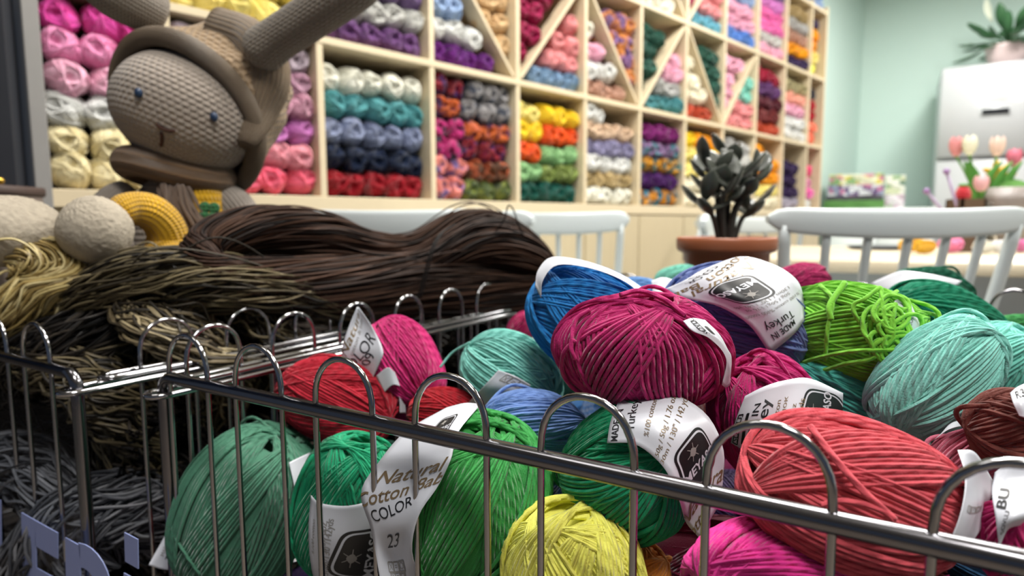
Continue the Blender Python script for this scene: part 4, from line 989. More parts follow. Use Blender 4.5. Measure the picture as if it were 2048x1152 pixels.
# red crochet strawberry, yellow flower, grey and green toys
q = at(1926, 392, DT-.06); mb = MB(); mb.ell(q, (.022, .02, .034), nu=20, nv=24, fn=lambda D: 1-.15*np.maximum(0, -D[..., 2])); 
t = thing('crochet_strawberry', q-V(0, 0, .034), 'red crocheted strawberry sticking out of the wooden box', 'toy'); part(mb, 'body', crochet('red_wool', '#c02a34', 20, 12, .7), t)
mb = MB(); mb.ell(q+V(0, 0, .032), (.014, .014, .006), nu=8, nv=12); part(mb, 'leaf_cap', LEAF, t)
q = at(1990, 350, DT+.12); t = thing('daffodil', V(q[0], q[1], .745), 'yellow flower behind the tulips', 'flower')
mb = MB(); YF = plain('yellow_petal', '#e9b92c', .5, noise=.1)
for k in range(7):
    a = k*2*math.pi/7; d = V(math.cos(a), -.35, math.sin(a)*.8); mb.ell(q+d*.03, (.028, .008, .014), R_from_axis(np.cross(d, V(0, 1, 0)), 0) if False else np.stack([nrm(d), nrm(np.cross(V(0, 1, 0), d)), nrm(np.cross(d, np.cross(V(0, 1, 0), d)))], 1), 10, 14)
mb.ell(q+V(.035, 0, -.03), (.045, .02, .018), np.stack([nrm(V(1, 0, -.7)), V(0, 1, 0), nrm(V(.7, 0, 1))], 1), 12, 16); part(mb, 'petals', YF, t)
mb = MB(); mb.tubes(np.array([V(q[0], q[1]+.01, .745), q+V(0, .01, 0)]), .004, sides=8); part(mb, 'stem', STEM, t)
q = at(2005, 398, DT-.03); r_ = .052
t = thing('photo_bowl', V(q[0]+.02, q[1]+.04, .742), 'round grey patterned bowl of green moss at the right end of the table', 'bowl')
mb = MB(); mb.lathe([(.0, .0), (.05, .0), (.085, .07), (.092, .15), (.085, .19), (.080, .15), (.075, .07), (.0, .012)], V(q[0]+.045, q[1]+.04, .742), 36); part(mb, 'body', plain('grey_ceramic', '#857d78', .4, noise=.5, scale=18), t)
mb = MB(); fm = lumps(np.random.default_rng(4), .12, 9); mb.ell(V(q[0]+.045, q[1]+.04, .742+.165), (.072, .072, .05), nu=20, nv=30, fn=fm); part(mb, 'moss', plain('moss', '#4c7a34', .9, noise=.4, scale=60, bump=.8), t)

# ------------------------------------------------------------------ potted plant with dark leaves
pc = at(1452, 480, .98); rim_r = 96*.98/FPX*1.0; zr = at(1452, 474, .98)[2]
PH = .125
pot = thing('potted_plant', V(pc[0], pc[1], zr-PH), 'dark-leaved succulent in a terracotta pot behind the yarn', 'potted plant')
prof = [(0, 0), (rim_r*.62, 0), (rim_r*.66, .004), (rim_r*.83, PH*.70), (rim_r*.86, PH*.71), (rim_r*.86, PH*.80), (rim_r*.97, PH*.83), (rim_r, PH*.87), (rim_r, PH*.97), (rim_r*.98, PH), (rim_r*.93, PH), (rim_r*.90, PH*.9), (rim_r*.6, .01), (0, .008)]
mb = MB(); mb.lathe(prof, V(pc[0], pc[1], zr-PH), 56); part(mb, 'pot', TERRA, pot)
mb = MB(); mb.lathe([(0, .004), (rim_r*.5, .003), (rim_r*.905, 0)], V(pc[0], pc[1], zr-PH*.16), 40); part(mb, 'soil', plain('soil', '#2b221c', .95, noise=.4, scale=150, bump=1.0), pot)
pr = np.random.default_rng(21); SOIL = V(pc[0], pc[1], zr-PH*.16)
STEMB = plain('succulent_stem', '#2e2a24', .6, noise=.15); LEAFD = plain('succulent_leaf', '#4a4e46', .34, noise=.25, scale=20, coat=.3)
stems = MB(); leaves = MB()
def leaf(mb, base, d, L, Wd, nrmv):
    d = nrm(d); sx = nrm(np.cross(d, nrmv)); up = np.cross(sx, d); u = np.linspace(0, 1, 12); a = np.linspace(0, 2*math.pi, 10, endpoint=False)
    w = Wd*(np.sin(math.pi*np.clip(u, 0, 1)**1.35)**.7+.10*(1-u)); th = .22*w+.0006; bend = .12*L*u**2
    G = np.array([[base+d*L*u[i]-up*bend[i]*0+up*(.10*L*math.sin(math.pi*u[i]))*-1+sx*w[i]*math.cos(k)+up*(th[i]*math.sin(k)+.25*w[i]*abs(math.cos(k))) for k in a] for i in range(12)])
    mb.grid(G, closed_v=True)
SP = [[(1440, 470), (1438, 420), (1430, 370), (1412, 335)], [(1450, 470), (1455, 400), (1458, 350), (1462, 318)], [(1458, 470), (1470, 420), (1500, 375), (1512, 345)], [(1444, 470), (1428, 440), (1415, 418), (1408, 405)], [(1462, 470), (1480, 445), (1495, 425), (1505, 410)], [(1448, 470), (1445, 420), (1450, 385), (1480, 350)]]
for si, S_ in enumerate(SP):
    yo = (-.012, .016, .0, -.02, .012, -.03)[si]; pts = [at(x, y, .98+yo*(.4+.3*i)) for i, (x, y) in enumerate(S_)]; pts[0] = pts[0]*V(1, 1, 0)+V(0, 0, SOIL[2]-.004)
    C = catmull(pts, 18); stems.tubes(C, np.linspace(.0062 if si < 3 else .0042, .003, 18), sides=10)
    nl = (8, 7, 8, 4, 4, 7)[si]
    for k in range(nl):
        f = .45+.55*k/(nl-1); i_ = int(f*17); b0 = C[i_]; a = k*2.4+si*1.3
        d = V(math.cos(a), math.sin(a)*.9, .35+.9*f*pr.uniform(.6, 1.2)); L = pr.uniform(.044, .064)*(1 if k < nl-1 else .9)
        leaf(leaves, b0, d, L, pr.uniform(.0115, .0155), V(0, 0, 1)+.3*pr.normal(size=3))
part(stems, 'stems', STEMB, pot); part(leaves, 'foliage', LEAFD, pot)
ps = thing('plant_stool', V(pc[0], pc[1], 0), 'dark round stool under the terracotta plant pot', 'stool'); zt_ = zr-PH
mb = MB(); mb.lathe([(0, -.022), (.12, -.022), (.13, -.016), (.13, -.004), (.125, 0), (0, 0)], V(pc[0], pc[1], zt_), 36); part(mb, 'seat', DARKT, ps)
for a in range(4):
    d = V(math.cos(a*math.pi/2+.6), math.sin(a*math.pi/2+.6), 0); mb = MB(); mb.tubes(np.array([V(pc[0], pc[1], zt_-.02)+d*.09, V(pc[0], pc[1], 0)+d*.14]), .012, sides=12); part(mb, 'leg', DARKT, ps)

# ------------------------------------------------------------------ far end of the room
RBW = np.stack([BW, BN, V(0, 0, 1)], 1)
fA = at(1884, 137, 4.45); fz_top = fA[2]; f0 = V(fA[0], fA[1], 0)
FR = thing('fridge', f0+BW*.32+BN*.3, 'white fridge freezer against the mint wall', 'fridge')
WHITEF = plain('fridge_white', '#b4b7b9', .32, noise=.01, coat=.3)
zs = at(1876, 320, 4.45)[2]; wF = .72
mb = MB(); mb.box(f0+BW*wF/2+BN*.33+V(0, 0, fz_top/2+.01), (wF, .56, fz_top-.04), RBW, bev=.006); part(mb, 'body', WHITEF, FR)
mb = MB(); mb.box(f0+BW*wF/2+BN*.025+V(0, 0, (fz_top+zs+.012)/2), (wF, .05, fz_top-zs-.012), RBW, bev=.010); dU = part(mb, 'door', WHITEF, FR)
mb = MB(); mb.box(f0+BW*wF/2+BN*.025+V(0, 0, (zs-.012+.05)/2), (wF, .05, zs-.062), RBW, bev=.010); dL = part(mb, 'door', WHITEF, FR)
dp = at_plane(1991, 223, f0-BN*.002, BN); mb = MB(); mb.box(dp, (.165, .006, .055), RBW, bev=.002); part(mb, 'display', plain('display_frame', '#b4b8ba', .3), dU)
mb = MB(); mb.box(dp-BN*.0035, (.145, .004, .036), RBW); o = part(mb, 'display_panel', plain('display_black', '#1c1e22', .15), dU, False)
dp2 = at_plane(1991, 197, f0-BN*.001, BN); mb = MB(); mb.box(dp2, (.12, .003, .012), RBW); part(mb, 'badge', plain('badge_grey', '#b9bdbd', .3), dU, False)
# pot plant on the fridge
pf = at(2012, 128, 4.5); pf = V(pf[0], pf[1], fz_top-.01)
t = thing('potted_peace_lily', pf, 'leafy green plant in a pale pink pot on top of the fridge', 'potted plant')
mb = MB(); mb.lathe([(0, 0), (.085, 0), (.115, .10), (.125, .155), (.13, .17), (.12, .17), (.105, .14), (0, .13)], pf, 36); part(mb, 'pot', plain('pink_pot', '#cdb9b8', .5, noise=.1), t)
PLG = plain('lily_leaf', '#35603c', .4, noise=.25, scale=6); mb = MB(); st = MB()
for k in range(30):
    a = k*2.4; e = pr.uniform(.25, 1.25); d = V(math.cos(a)*math.cos(e), math.sin(a)*math.cos(e), math.sin(e)); L = pr.uniform(.12, .24)
    b0 = pf+V(0, 0, .14); m0 = b0+d*L*.6; st.tubes(catmull([b0, b0+d*L*.35+V(0, 0, .02), m0], 8), .004, sides=6)
    leaf(mb, m0, d+V(0, 0, -.75*math.cos(e)), pr.uniform(.15, .22), pr.uniform(.026, .042), V(0, 0, 1))
part(st, 'stems', PLG, t); part(mb, 'foliage', PLG, t)
mb = MB(); leaf(mb, at(1985, 45, 4.55), V(-.35, 0, 1), .17, .028, V(0, -1, .2)); part(mb, 'spathe', plain('lily_white', '#dfe6d2', .5), t, label='single white flower')
# white sideboard and folded fabrics
sA = at(1648, 418, 4.45); zc_ = sA[2]; s0_ = V(sA[0], sA[1], 0)+BW*.0; wS = at(1800, 418, 4.45)[0]-sA[0]
sb_ = thing('white_sideboard', s0_+BW*.4, 'white sideboard against the mint wall left of the fridge', 'sideboard')
wS = .66
mb = MB(); mb.box(s0_+BW*wS/2+BN*.17+V(0, 0, zc_-.01), (wS, .36, .02), RBW, bev=.003); part(mb, 'top', WHITE_PAINT, sb_)
mb = MB(); mb.box(s0_+BW*wS/2+BN*.18+V(0, 0, (zc_-.02)/2), (wS-.02, .32, zc_-.02), RBW, bev=.003); part(mb, 'body', WHITE_PAINT, sb_)
for i in (0, 1):
    mb = MB(); mb.box(s0_+BW*(wS*.25+wS*.5*i)+BN*.012+V(0, 0, zc_/2), (wS*.47, .016, zc_-.1), RBW, bev=.002); dd_ = part(mb, 'door', WHITE_PAINT, sb_)
    mb = MB(); mb.ell(s0_+BW*(wS*.44 if i == 0 else wS*.56)+BN*-.006+V(0, 0, zc_*.6), (.012,)*3, nu=10, nv=12); part(mb, 'knob', CHROME, dd_)
def folded(px, zo, w, d_, h, mat, label, dx=0):
    q = at(px, 410, 4.62)+BW*.02; c = V(q[0], q[1], zc_+zo+h/2)
    t = MB(); 
    n = max(2, int(h/.014))
    for k in range(n):
        zz = zc_+zo+h*(k+.5)/n; r = h/n/2*.98; a = np.linspace(0, 2*math.pi, 14, endpoint=False)
        x = np.linspace(-w/2, w/2, 20); G = np.array([[c*V(1, 1, 0)+V(0, 0, zz)+BW*(xx)+BN*(np.sign(math.cos(q_))*(d_/2-r)+math.cos(q_)*r+.004*math.sin(xx*30+k))+V(0, 0, math.sin(q_)*r+.0015*math.sin(xx*22+k)) for q_ in a] for xx in x])
        t.grid(G, closed_v=True)
        for e in (0, 19): t.add(np.concatenate([G[e], G[e].mean(0)[None]]), [[i, (i+1) % 14, 14] for i in range(14)])
    o = part(t, 'folded_fabric', mat); tag(o, label, 'fabric'); return o
def floral(name, base, cols, sc):
    m, nt, b = newmat(name); tc = N(nt, 'ShaderNodeTexCoord'); vo = N(nt, 'ShaderNodeTexVoronoi', Scale=sc); nt.links.new(tc.outputs['Object'], vo.inputs['Vector'])
    sp = N(nt, 'ShaderNodeSeparateColor'); nt.links.new(vo.outputs['Color'], sp.inputs[0]); rp = N(nt, 'ShaderNodeValToRGB'); rp.color_ramp.interpolation = 'CONSTANT'; e = rp.color_ramp.elements
    while len(e) < len(cols)+1: e.new(.5)
    for i, c in enumerate([base]+cols): e[i].position = 0 if i == 0 else .35+.65*(i-1)/len(cols); e[i].color = lin(c)+(1,)
    nt.links.new(sp.outputs[0], rp.inputs[0]); nt.links.new(rp.outputs[0], b.inputs['Base Color']); b.inputs['Roughness'].default_value = .85; return m
folded(1702, 0, .38, .24, .062, plain('green_cloth', '#5c8a4a', .9, noise=.2, scale=10), 'green folded cloth at the bottom of the fabric stack')
folded(1702, .063, .36, .23, .030, plain('dark_cloth', '#4c4a50', .9, noise=.2), 'dark grey folded cloth above the green one in the stack')
folded(1704, .094, .35, .23, .075, floral('floral_violet', '#dfe0e4', ['#6c5a80', '#c07a9c', '#8890a8'], 34), 'folded floral fabric in violet and white in the middle of the stack')
folded(1705, .17, .34, .22, .075, floral('floral_yellow', '#e4e3c8', ['#d8cc6a', '#cf8aa0', '#8cae7a'], 32), 'folded floral fabric with yellow flowers on top of the stack')
folded(1782, 0, .12, .22, .10, floral('floral_lilac', '#e6e0e4', ['#c0a4b8', '#a8b4a0'], 34), 'small folded lilac fabric beside the main stack')
folded(1782, .10, .12, .22, .135, floral('floral_green', '#e6e8dc', ['#9cb890', '#6f8a78', '#cfd6b4'], 30), 'folded cream and green fabric on the small lilac one')
# light wood wall cabinet edge is part of the shelf; a low-key socket-free wall otherwise
# ------------------------------------------------------------------ paper bands with their print
def text_arrays(s, size=1.0, shear=0.0, bold=0.0, align='CENTER', sx=1.0):
    cu = bpy.data.curves.new('t', 'FONT'); cu.body = s; cu.size = size; cu.shear = shear; cu.offset = bold; cu.align_x = align; cu.align_y = 'CENTER'; cu.resolution_u = 3; cu.fill_mode = 'FRONT' if hasattr(cu, 'fill_mode') else 'BOTH'
    o = bpy.data.objects.new('t', cu); COL.objects.link(o); dg = bpy.context.evaluated_depsgraph_get(); me = o.evaluated_get(dg).to_mesh()
    n = len(me.vertices); v = np.empty(n*3); me.vertices.foreach_get('co', v); v = v.reshape(-1, 3)[:, :2].copy(); v[:, 0] *= sx
    me.calc_loop_triangles(); q = np.array([t.vertices[:] for t in me.loop_triangles], int).reshape(-1, 3)
    o.evaluated_get(dg).to_mesh_clear(); bpy.data.objects.remove(o); bpy.data.curves.remove(cu)
    return v, q
def rpoly(c, rad, n=6, rings=4):
    """rounded polygon, filled by rings so that it can follow a curved sheet"""
    c = np.asarray(c, float); k = len(c); out = []
    for i in range(k):
        p0, p, p1 = c[i-1], c[i], c[(i+1) % k]; a = nrm(p0-p); b = nrm(p1-p)
        A, B = p+a*rad, p+b*rad
        for t in np.linspace(0, 1, n): out.append((1-t)**2*A+2*t*(1-t)*p+t*t*B)
    # densify
    o2 = []
    for i in range(len(out)):
        a, b = out[i], out[(i+1) % len(out)]; m = max(1, int(np.linalg.norm(b-a)/.06)); o2 += [a+(b-a)*j/m for j in range(m)]
    o = np.array(o2); ce = o.mean(0); R = [ce+(o-ce)*(j/rings) for j in range(rings, 0, -1)]
    v = np.concatenate(R+[ce[None]]); m = len(o); q = []
    for j in range(rings-1): q += [[j*m+i, j*m+(i+1) % m, (j+1)*m+(i+1) % m] for i in range(m)]+[[j*m+i, (j+1)*m+(i+1) % m, (j+1)*m+i] for i in range(m)]
    q += [[(rings-1)*m+i, (rings-1)*m+(i+1) % m, rings*m] for i in range(m)]
    return v, np.array(q)
class Sheet:
    """curved paper sheet from a grid of control points G[nv][nu]; u = reading direction, v = down the text"""
    def __init__(s, G, W, L): s.G = np.array(G, float); s.W = W; s.L = L; s.nv, s.nu = s.G.shape[:2]
    def tab(s):
        if hasattr(s, 'TP'): return
        n = 81; s.n = n; t = np.linspace(0, 1, n)
        a = catmull(s.G, n)                      # along v
        b = catmull(np.swapaxes(a, 0, 1), n)     # along u
        s.TP = np.swapaxes(b, 0, 1)              # [v, u]
        du = np.gradient(s.TP, axis=1); dv = np.gradient(s.TP, axis=0); nn = nrm(np.cross(du, dv))
        f_ = np.sum(nn*(CAM-s.TP), -1, keepdims=True); s.TN = np.where(f_ < 0, -nn, nn)
    def look(s, A, u, v):
        u = np.clip(np.asarray(u, float), 0, 1)*(s.n-1); v = np.clip(np.asarray(v, float), 0, 1)*(s.n-1)
        i = np.minimum(u.astype(int), s.n-2); j = np.minimum(v.astype(int), s.n-2); a = (u-i)[..., None]; b = (v-j)[..., None]
        return (A[j, i]*(1-a)+A[j, i+1]*a)*(1-b)+(A[j+1, i]*(1-a)+A[j+1, i+1]*a)*b
    def P(s, u, v): s.tab(); return s.look(s.TP, u, v)
    def N(s, u, v): s.tab(); return nrm(s.look(s.TN, u, v))
    def place(s, mb, v2, q, u0, v0, size, rot=0.0, off=.0004):
        """2D art (x right, y up) of the given size (fraction of the sheet width) centred on u0,v0"""
        c, si = math.cos(math.radians(rot)), math.sin(math.radians(rot)); x, y = (np.asarray(v2)*size).T
        u = np.clip(u0+x*c-y*si, .004, .996); v = np.clip(v0-(x*si+y*c)*s.W/s.L, .004, .996)
        mb.add(s.P(u, v)+s.N(u, v)*off, q)
LOGO_Q = [(-.78, .95), (.50, 1.0), (.82, -.62), (.30, -1.0), (-.72, -.55)]
LOGO_Q = [(-.72, 1.0), (.62, .80), (.80, -.55), (.18, -1.0), (-.80, -.55)]
def sheet_obj(sh, parent, nm='paper_band', nu=14, nv=26, mat=None, label=None, crinkle=.0004, seed=1):
    rg = np.random.default_rng(seed); K = rg.normal(size=(4, 2))*7; ph = rg.uniform(0, 6, 4)
    def pt(u, v): 
        return sh.P(u, v)+sh.N(u, v)*crinkle*0
    U_, V_ = np.meshgrid(np.linspace(0, 1, nu), np.linspace(0, 1, nv)); G = sh.P(U_, V_)
    mb = MB(); mb.grid(G); o = part(mb, nm, mat or PAPER, parent, label=label)
    so = o.modifiers.new('paper', 'SOLIDIFY'); so.thickness = .00022; so.offset = 0
    return o
def printed(sh, o, items):
    inks = {}
    def ink(m): return inks.setdefault(m.name, (MB(), m))[0]
    for it in items:
        k = it[0]
        if k == 'logo':
            _, u, v, size, rot = it[:5]; tw = it[5] if len(it) > 5 else 0
            q5 = np.array(LOGO_Q)
            a, qa = rpoly(q5, .30); sh.place(ink(INK), a, qa, u, v, size, rot, .0003)
            a, qa = rpoly(q5*.90, .27); sh.place(ink(PAPER), a, qa, u, v, size, rot, .00045)
            a, qa = rpoly(q5*.83, .25); sh.place(ink(INK), a, qa, u, v, size, rot, .0006)
            a, qa = text_arrays('MEYASO', .40, 0, .010, sx=.92); sh.place(ink(PAPER), a+V(.02, -.10)[:2], qa, u, v, size, rot+tw, .0008)
            a, qa = rpoly([(.16, .0), (0, .16), (-.16, 0), (0, -.16)], .08); sh.place(ink(INK_GREY), a+V(-.12, .42)[:2], qa, u, v, size, rot, .0008)
            for t in range(6):
                an = t*math.pi/3; l, ql = rpoly([(.12, .015), (.26, .02), (.26, -.0), (.12, -.015)], .005, 2, 2); cs, sn = math.cos(an), math.sin(an)
                l = np.stack([l[:, 0]*cs-l[:, 1]*sn, l[:, 0]*sn+l[:, 1]*cs], 1); sh.place(ink(INK_GREY), l+V(-.12, .42)[:2], ql, u, v, size, rot, .0008)
        elif k == 'text':
            _, s, u, v, size, rot, m, shear, bold = it; a, qa = text_arrays(s, 1.0, shear, bold); sh.place(ink(m), a, qa, u, v, size, rot, .0004)
        elif k == 'box':
            _, u, v, w, h, rot, m, fill = it; c = np.array([(-w, -h), (w, -h), (w, h), (-w, h)])
            a, qa = rpoly(c, min(w, h)*.5 if fill else .01, 5, 2)
            if fill: sh.place(ink(m), a, qa, u, v, 1.0, rot, .0004)
            else:
                t_ = .012
                for (cx, cy, ww, hh) in ((0, h, w, t_), (0, -h, w, t_), (w, 0, t_, h), (-w, 0, t_, h)):
                    a, qa = rpoly([(cx-ww, cy-hh), (cx+ww, cy-hh), (cx+ww, cy+hh), (cx-ww, cy+hh)], .002, 2, 1); sh.place(ink(m), a, qa, u, v, 1.0, rot, .0004)
    for nm, (mb, m) in inks.items():
        if mb.n: part(mb, 'printed_text' if m is not PAPER else 'printed_white', m, o)
def sheet(key, rows, W, L, off=.003, items=(), label='white paper band', seed=1, name='paper_band', nu=14, nv=26, mat=None):
    """rows of control points (px, py[, extra towards the camera]) on the ball's surface"""
    G = []
    for r in rows:
        rr = []
        for c in r:
            p = ball_hit(key, c[0], c[1], off); 
            if len(c) > 2: p = p-nrm(p-CAM)*c[2]
            rr.append(p)
        G.append(rr)
    sh = Sheet(G, W, L); o = sheet_obj(sh, BALLS[key]['t'], name, nu, nv, mat, label, seed=seed); printed(sh, o, items); return sh, o
T = lambda s, u, v, size, rot=0, m=None, shear=0, bold=0: ('text', s, u, v, size, rot, m or INK, shear, bold)
SYM = lambda u, v, s=.07: [('box', u-s*2.2, v, s, s, 0, INK_GREY, False), ('box', u, v, s, s, 0, INK_GREY, False), ('box', u+s*2.2, v, s, s, 0, INK_GREY, False), T('X', u-s*2.2, v, s*2, 0, INK_GREY), T('=', u, v, s*2, 0, INK_GREY), T('O', u+s*2.2, v, s*2, 0, INK_GREY)]

# bright green ball: the torn label hanging toward the front (reads across, runs downwards)
sheet('green', [[(893, 815, .004), (930, 806, .004), (962, 808, .002)],
                [(812, 862, .010), (862, 870, .008), (915, 866, .004)],
                [(757, 925, .014), (830, 925, .010), (903, 915, .006)],
                [(722, 985, .016), (800, 985, .014), (876, 972, .010)],
                [(741, 1055, .018), (795, 1055, .016), (838, 1030, .012)],
                [(752, 1110, .016), (790, 1110, .014), (824, 1100, .012)],
                [(762, 1170, .012), (800, 1170, .010), (842, 1165, .008)]], 150, 370, .003,
      [('logo', .60, .135, .20, 22), T('Natural', .52, .40, .27, 10, INK_BROWN, .35, .010), T('Cotton Baby', .51, .495, .235, 12, INK_BROWN, .35, .010),
       T('COLOR', .40, .585, .19, 14, INK), T('23', .45, .745, .30, 3, INK)]+SYM(.5, .90, .07)+SYM(.5, .955, .06), 'torn white label reading Natural Cotton Baby color 23', seed=2)
# emerald left ball
sheet('emerald_left', [[(622, 990), (640, 1006), (690, 1012), (735, 1003), (765, 985)], [(617, 1060), (640, 1080), (690, 1085), (738, 1078), (770, 1065)], [(622, 1130), (645, 1152), (690, 1160), (740, 1152), (772, 1140)], [(636, 1190), (655, 1205), (695, 1210), (740, 1205), (772, 1195)]], 150, 200, .003,
      [('logo', .74, .46, .40, 78), T('50g/50g/1.76oz', .27, .40, .105, 84, INK_GREY), T('130m/130"/142yds', .33, .40, .10, 84, INK_GREY), T('%100 cotton', .12, .35, .09, 84, INK_GREY, .2)], 'white paper band printed with a black diamond logo', seed=3)
# emerald ball: the curled band (text runs upwards: u = up, v = left to right)
sheet('emerald', [[(1214, 886, .004), (1222, 840, .004), (1241, 793, .002)],
                  [(1268, 888, .006), (1275, 835, .008), (1290, 789, .004)],
                  [(1312, 918, .008), (1330, 850, .014), (1348, 789, .010)],
                  [(1340, 955, .012), (1385, 880, .020), (1412, 828, .016)],
                  [(1360, 1005, .014), (1410, 935, .022), (1446, 895, .018)],
                  [(1372, 1045, .012), (1412, 985, .018), (1446, 960, .014)],
                  [(1398, 1075, .008), (1420, 1040, .012), (1438, 1010, .010)]], 115, 330, .003,
      [T('MADE IN', .36, .045, .17, 0, INK, 0, .01), T('Turkey', .55, .13, .22, 4, INK), T('%100 cotton', .55, .24, .13, 0, INK_BROWN), T('50g / 50g / 1.76 oz', .50, .335, .125, 0, INK_BROWN), T('130m / 130" / 142 yds', .50, .39, .125, 0, INK_BROWN),
       ('logo', .44, .60, .44, -4), T('Natural', .42, .80, .40, 4, INK_BROWN, .35, .01), T('Cotton Baby', .45, .92, .30, 4, INK_BROWN, .35, .01)], 'curled white paper band printed with a black diamond logo', seed=4)
# magenta ball with the Turkey band
sheet('mag_turkey', [[(1462, 886, .004), (1470, 845, .004), (1490, 792, .003)], [(1500, 905, .004), (1508, 845, .006), (1528, 773, .004)], [(1550, 915, .004), (1556, 845, .006), (1572, 760, .005)], [(1605, 915, .004), (1608, 845, .006), (1620, 757, .005)], [(1680, 905, .002), (1684, 850, .004), (1686, 786, .002)]], 120, 215, .004,
      [('box', .34, .055, .30, .055, 0, INK, False), T('SOVLU', .34, .055, .17, 0, INK, 0, .01), ('box', .37, .15, .28, .035, 0, INK, True), T('MADE IN', .40, .245, .19, 0, INK, 0, .01), T('Turkey', .40, .335, .28, 0, INK, 0, .008),
       T('100% Cotton', .45, .47, .12, 0, INK_BROWN), T('%100 хлопок', .45, .54, .12, 0, INK_BROWN), T('50g / 1.76 oz', .40, .64, .12, 0, INK_BROWN), T('130m / 142 yds', .40, .71, .12, 0, INK_BROWN), ('logo', .68, .87, .32, 0)], 'white paper band reading made in Turkey', seed=5)
# denim ball: big band over the top, upside down
sheet('denim', [[(1608, 640, .000), (1588, 668, .004), (1540, 708, .004)],
                [(1606, 590, .000), (1560, 625, .008), (1498, 650, .006)],
                [(1590, 556, .000), (1515, 600, .012), (1440, 614, .008)],
                [(1545, 528, .000), (1462, 572, .012), (1385, 600, .008)],
                [(1480, 513, .000), (1430, 552, .010), (1350, 590, .006)],
                [(1400, 541, .000), (1370, 560, .004), (1330, 578, .003)]], 130, 260, .004,
      [T('MADE IN', .60, .075, .12, 0, INK, 0, .01), T('Turkey', .58, .14, .18, 0, INK), T('%100 cotton %100 coton', .5, .25, .085, 0, INK_GREY), T('50g / 50g / 1.76 oz', .5, .31, .085, 0, INK_GREY), T('130m / 130" / 142 yds', .5, .36, .085, 0, INK_GREY),
       ('logo', .52, .53, .33, 0), T('Natural', .48, .69, .26, 0, INK_BROWN, .35, .008), T('Cotton Baby', .50, .79, .25, 0, INK_BROWN, .35, .008), T('COLOR', .45, .90, .16, 0, INK), T('12', .45, .955, .14, 0, INK)], 'large white paper band printed upside down with a black diamond logo', seed=6)
# magenta ball: edge of its band on the right
sheet('magenta', [[(1366, 642, .002), (1385, 636, .002), (1410, 640, .001)], [(1385, 662, .004), (1410, 660, .005), (1438, 668, .003)], [(1420, 678, .004), (1440, 684, .004), (1455, 698, .002)], [(1452, 716, .002), (1460, 735, .002), (1463, 718, .001)], [(1444, 770, .001), (1452, 775, .001), (1460, 770, .0)]], 60, 150, .004,
      [('box', .38, .17, .26, .10, 90, INK, False), T('SOVLU', .38, .17, .30, 90, INK), ('box', .68, .24, .20, .06, 90, INK, True)], 'narrow white paper band', seed=7)
# blue ball: band over the top edge
sheet('blue', [[(1082, 596, .0), (1070, 572, .0)], [(1086, 560, .004), (1076, 540, .002)], [(1116, 530, .006), (1104, 514, .003)], [(1186, 538, .006), (1172, 522, .003)], [(1254, 566, .005), (1245, 550, .002)], [(1302, 610, .003), (1305, 590, .001)]], 30, 250, .006, [], 'white paper band bent over the top', seed=8)
sheet('light_blue', [[(1308, 606), (1303, 562)], [(1330, 606), (1325, 555)], [(1356, 600), (1350, 562)], [(1380, 592), (1372, 574)]], 50, 60, .006, [], 'white paper band')
sheet('lime', [[(1788, 602, .0), (1806, 594, .0), (1818, 598, -.004)], [(1800, 640, .004), (1826, 640, .004), (1836, 640, .0)], [(1812, 680, .004), (1840, 680, .002), (1850, 682, -.004)], [(1818, 716, .002), (1834, 718, .0), (1850, 714, -.004)]], 40, 120, .004, [T('COLOR', .45, .30, .28, 60, INK_GREY), T('10', .45, .6, .3, 60, INK_GREY)], 'narrow white paper band on its right side', seed=9)
sheet('pine_back', [[(1742, 566, .01), (1756, 588, .02), (1784, 604, .02)], [(1790, 545, .01), (1790, 580, .02), (1800, 592, .02)], [(1815, 542, .01), (1822, 568, .015), (1835, 577, .02)], [(1870, 550, .01), (1875, 560, .015), (1880, 568, .015)], [(1924, 562, .005), (1922, 564, .008), (1915, 570, .01)]], 50, 190, .004, [], 'creased white paper band over the top', seed=10)
sheet('brown', [[(2020, 786, .002), (2034, 774, .002), (2056, 764, .0)], [(2026, 806, .006), (2044, 800, .006), (2070, 792, .0)], [(2038, 832, .004), (2056, 836, .004), (2080, 830, .0)]], 50, 50, .004, [T('R3', .5, .3, .4, 0, INK)], 'white paper band')
PINKP = PAPER
sheet('pink', [[(1868, 880, .0), (1880, 870, .0)], [(1900, 858, .002), (1905, 845, .0)], [(1940, 852, .002), (1944, 842, .0)], [(1968, 866, .0), (1966, 856, .0)]], 20, 100, .006, [], 'white paper band')
sheet('coral', [[(1915, 900, .004), (1950, 905, .0), (1985, 960, -.015)], [(1930, 950, .006), (1955, 965, .0), (1984, 985, -.012)], [(1925, 1010, .006), (1945, 1020, .002), (1975, 1010, -.008)], [(1905, 1070, .006), (1930, 1080, .002), (1960, 1062, -.006)], [(1880, 1105, .004), (1905, 1110, .002), (1930, 1095, .0)]], 60, 200, .003, SYM(.5, .5, .08), 'white paper band at its right end', seed=12)
sheet('pink_right', [[(1990, 945, .004), (2020, 925, .006), (2060, 918, .004)], [(1984, 985, .008), (2022, 975, .012), (2070, 965, .008)], [(1992, 1040, .006), (2024, 1030, .010), (2070, 1020, .008)], [(1998, 1098, .002), (2015, 1060, .004), (2040, 1050, .002)]], 80, 160, .006, [T('BU', .30, .45, .40, 70, INK, 0, .02), T('SOVLU', .30, .75, .2, 70, INK)], 'white paper band with black print', seed=13)
sheet('sage', [[(578, 925, .002), (598, 915, .002), (620, 905, .0)], [(588, 970, .004), (606, 965, .002), (625, 960, .0)], [(592, 1008, .002), (608, 1012, .002), (625, 1015, .0)]], 40, 90, .004, [T('U.', .5, .5, .3, 80, INK_GREY)], 'white paper band at its right side')
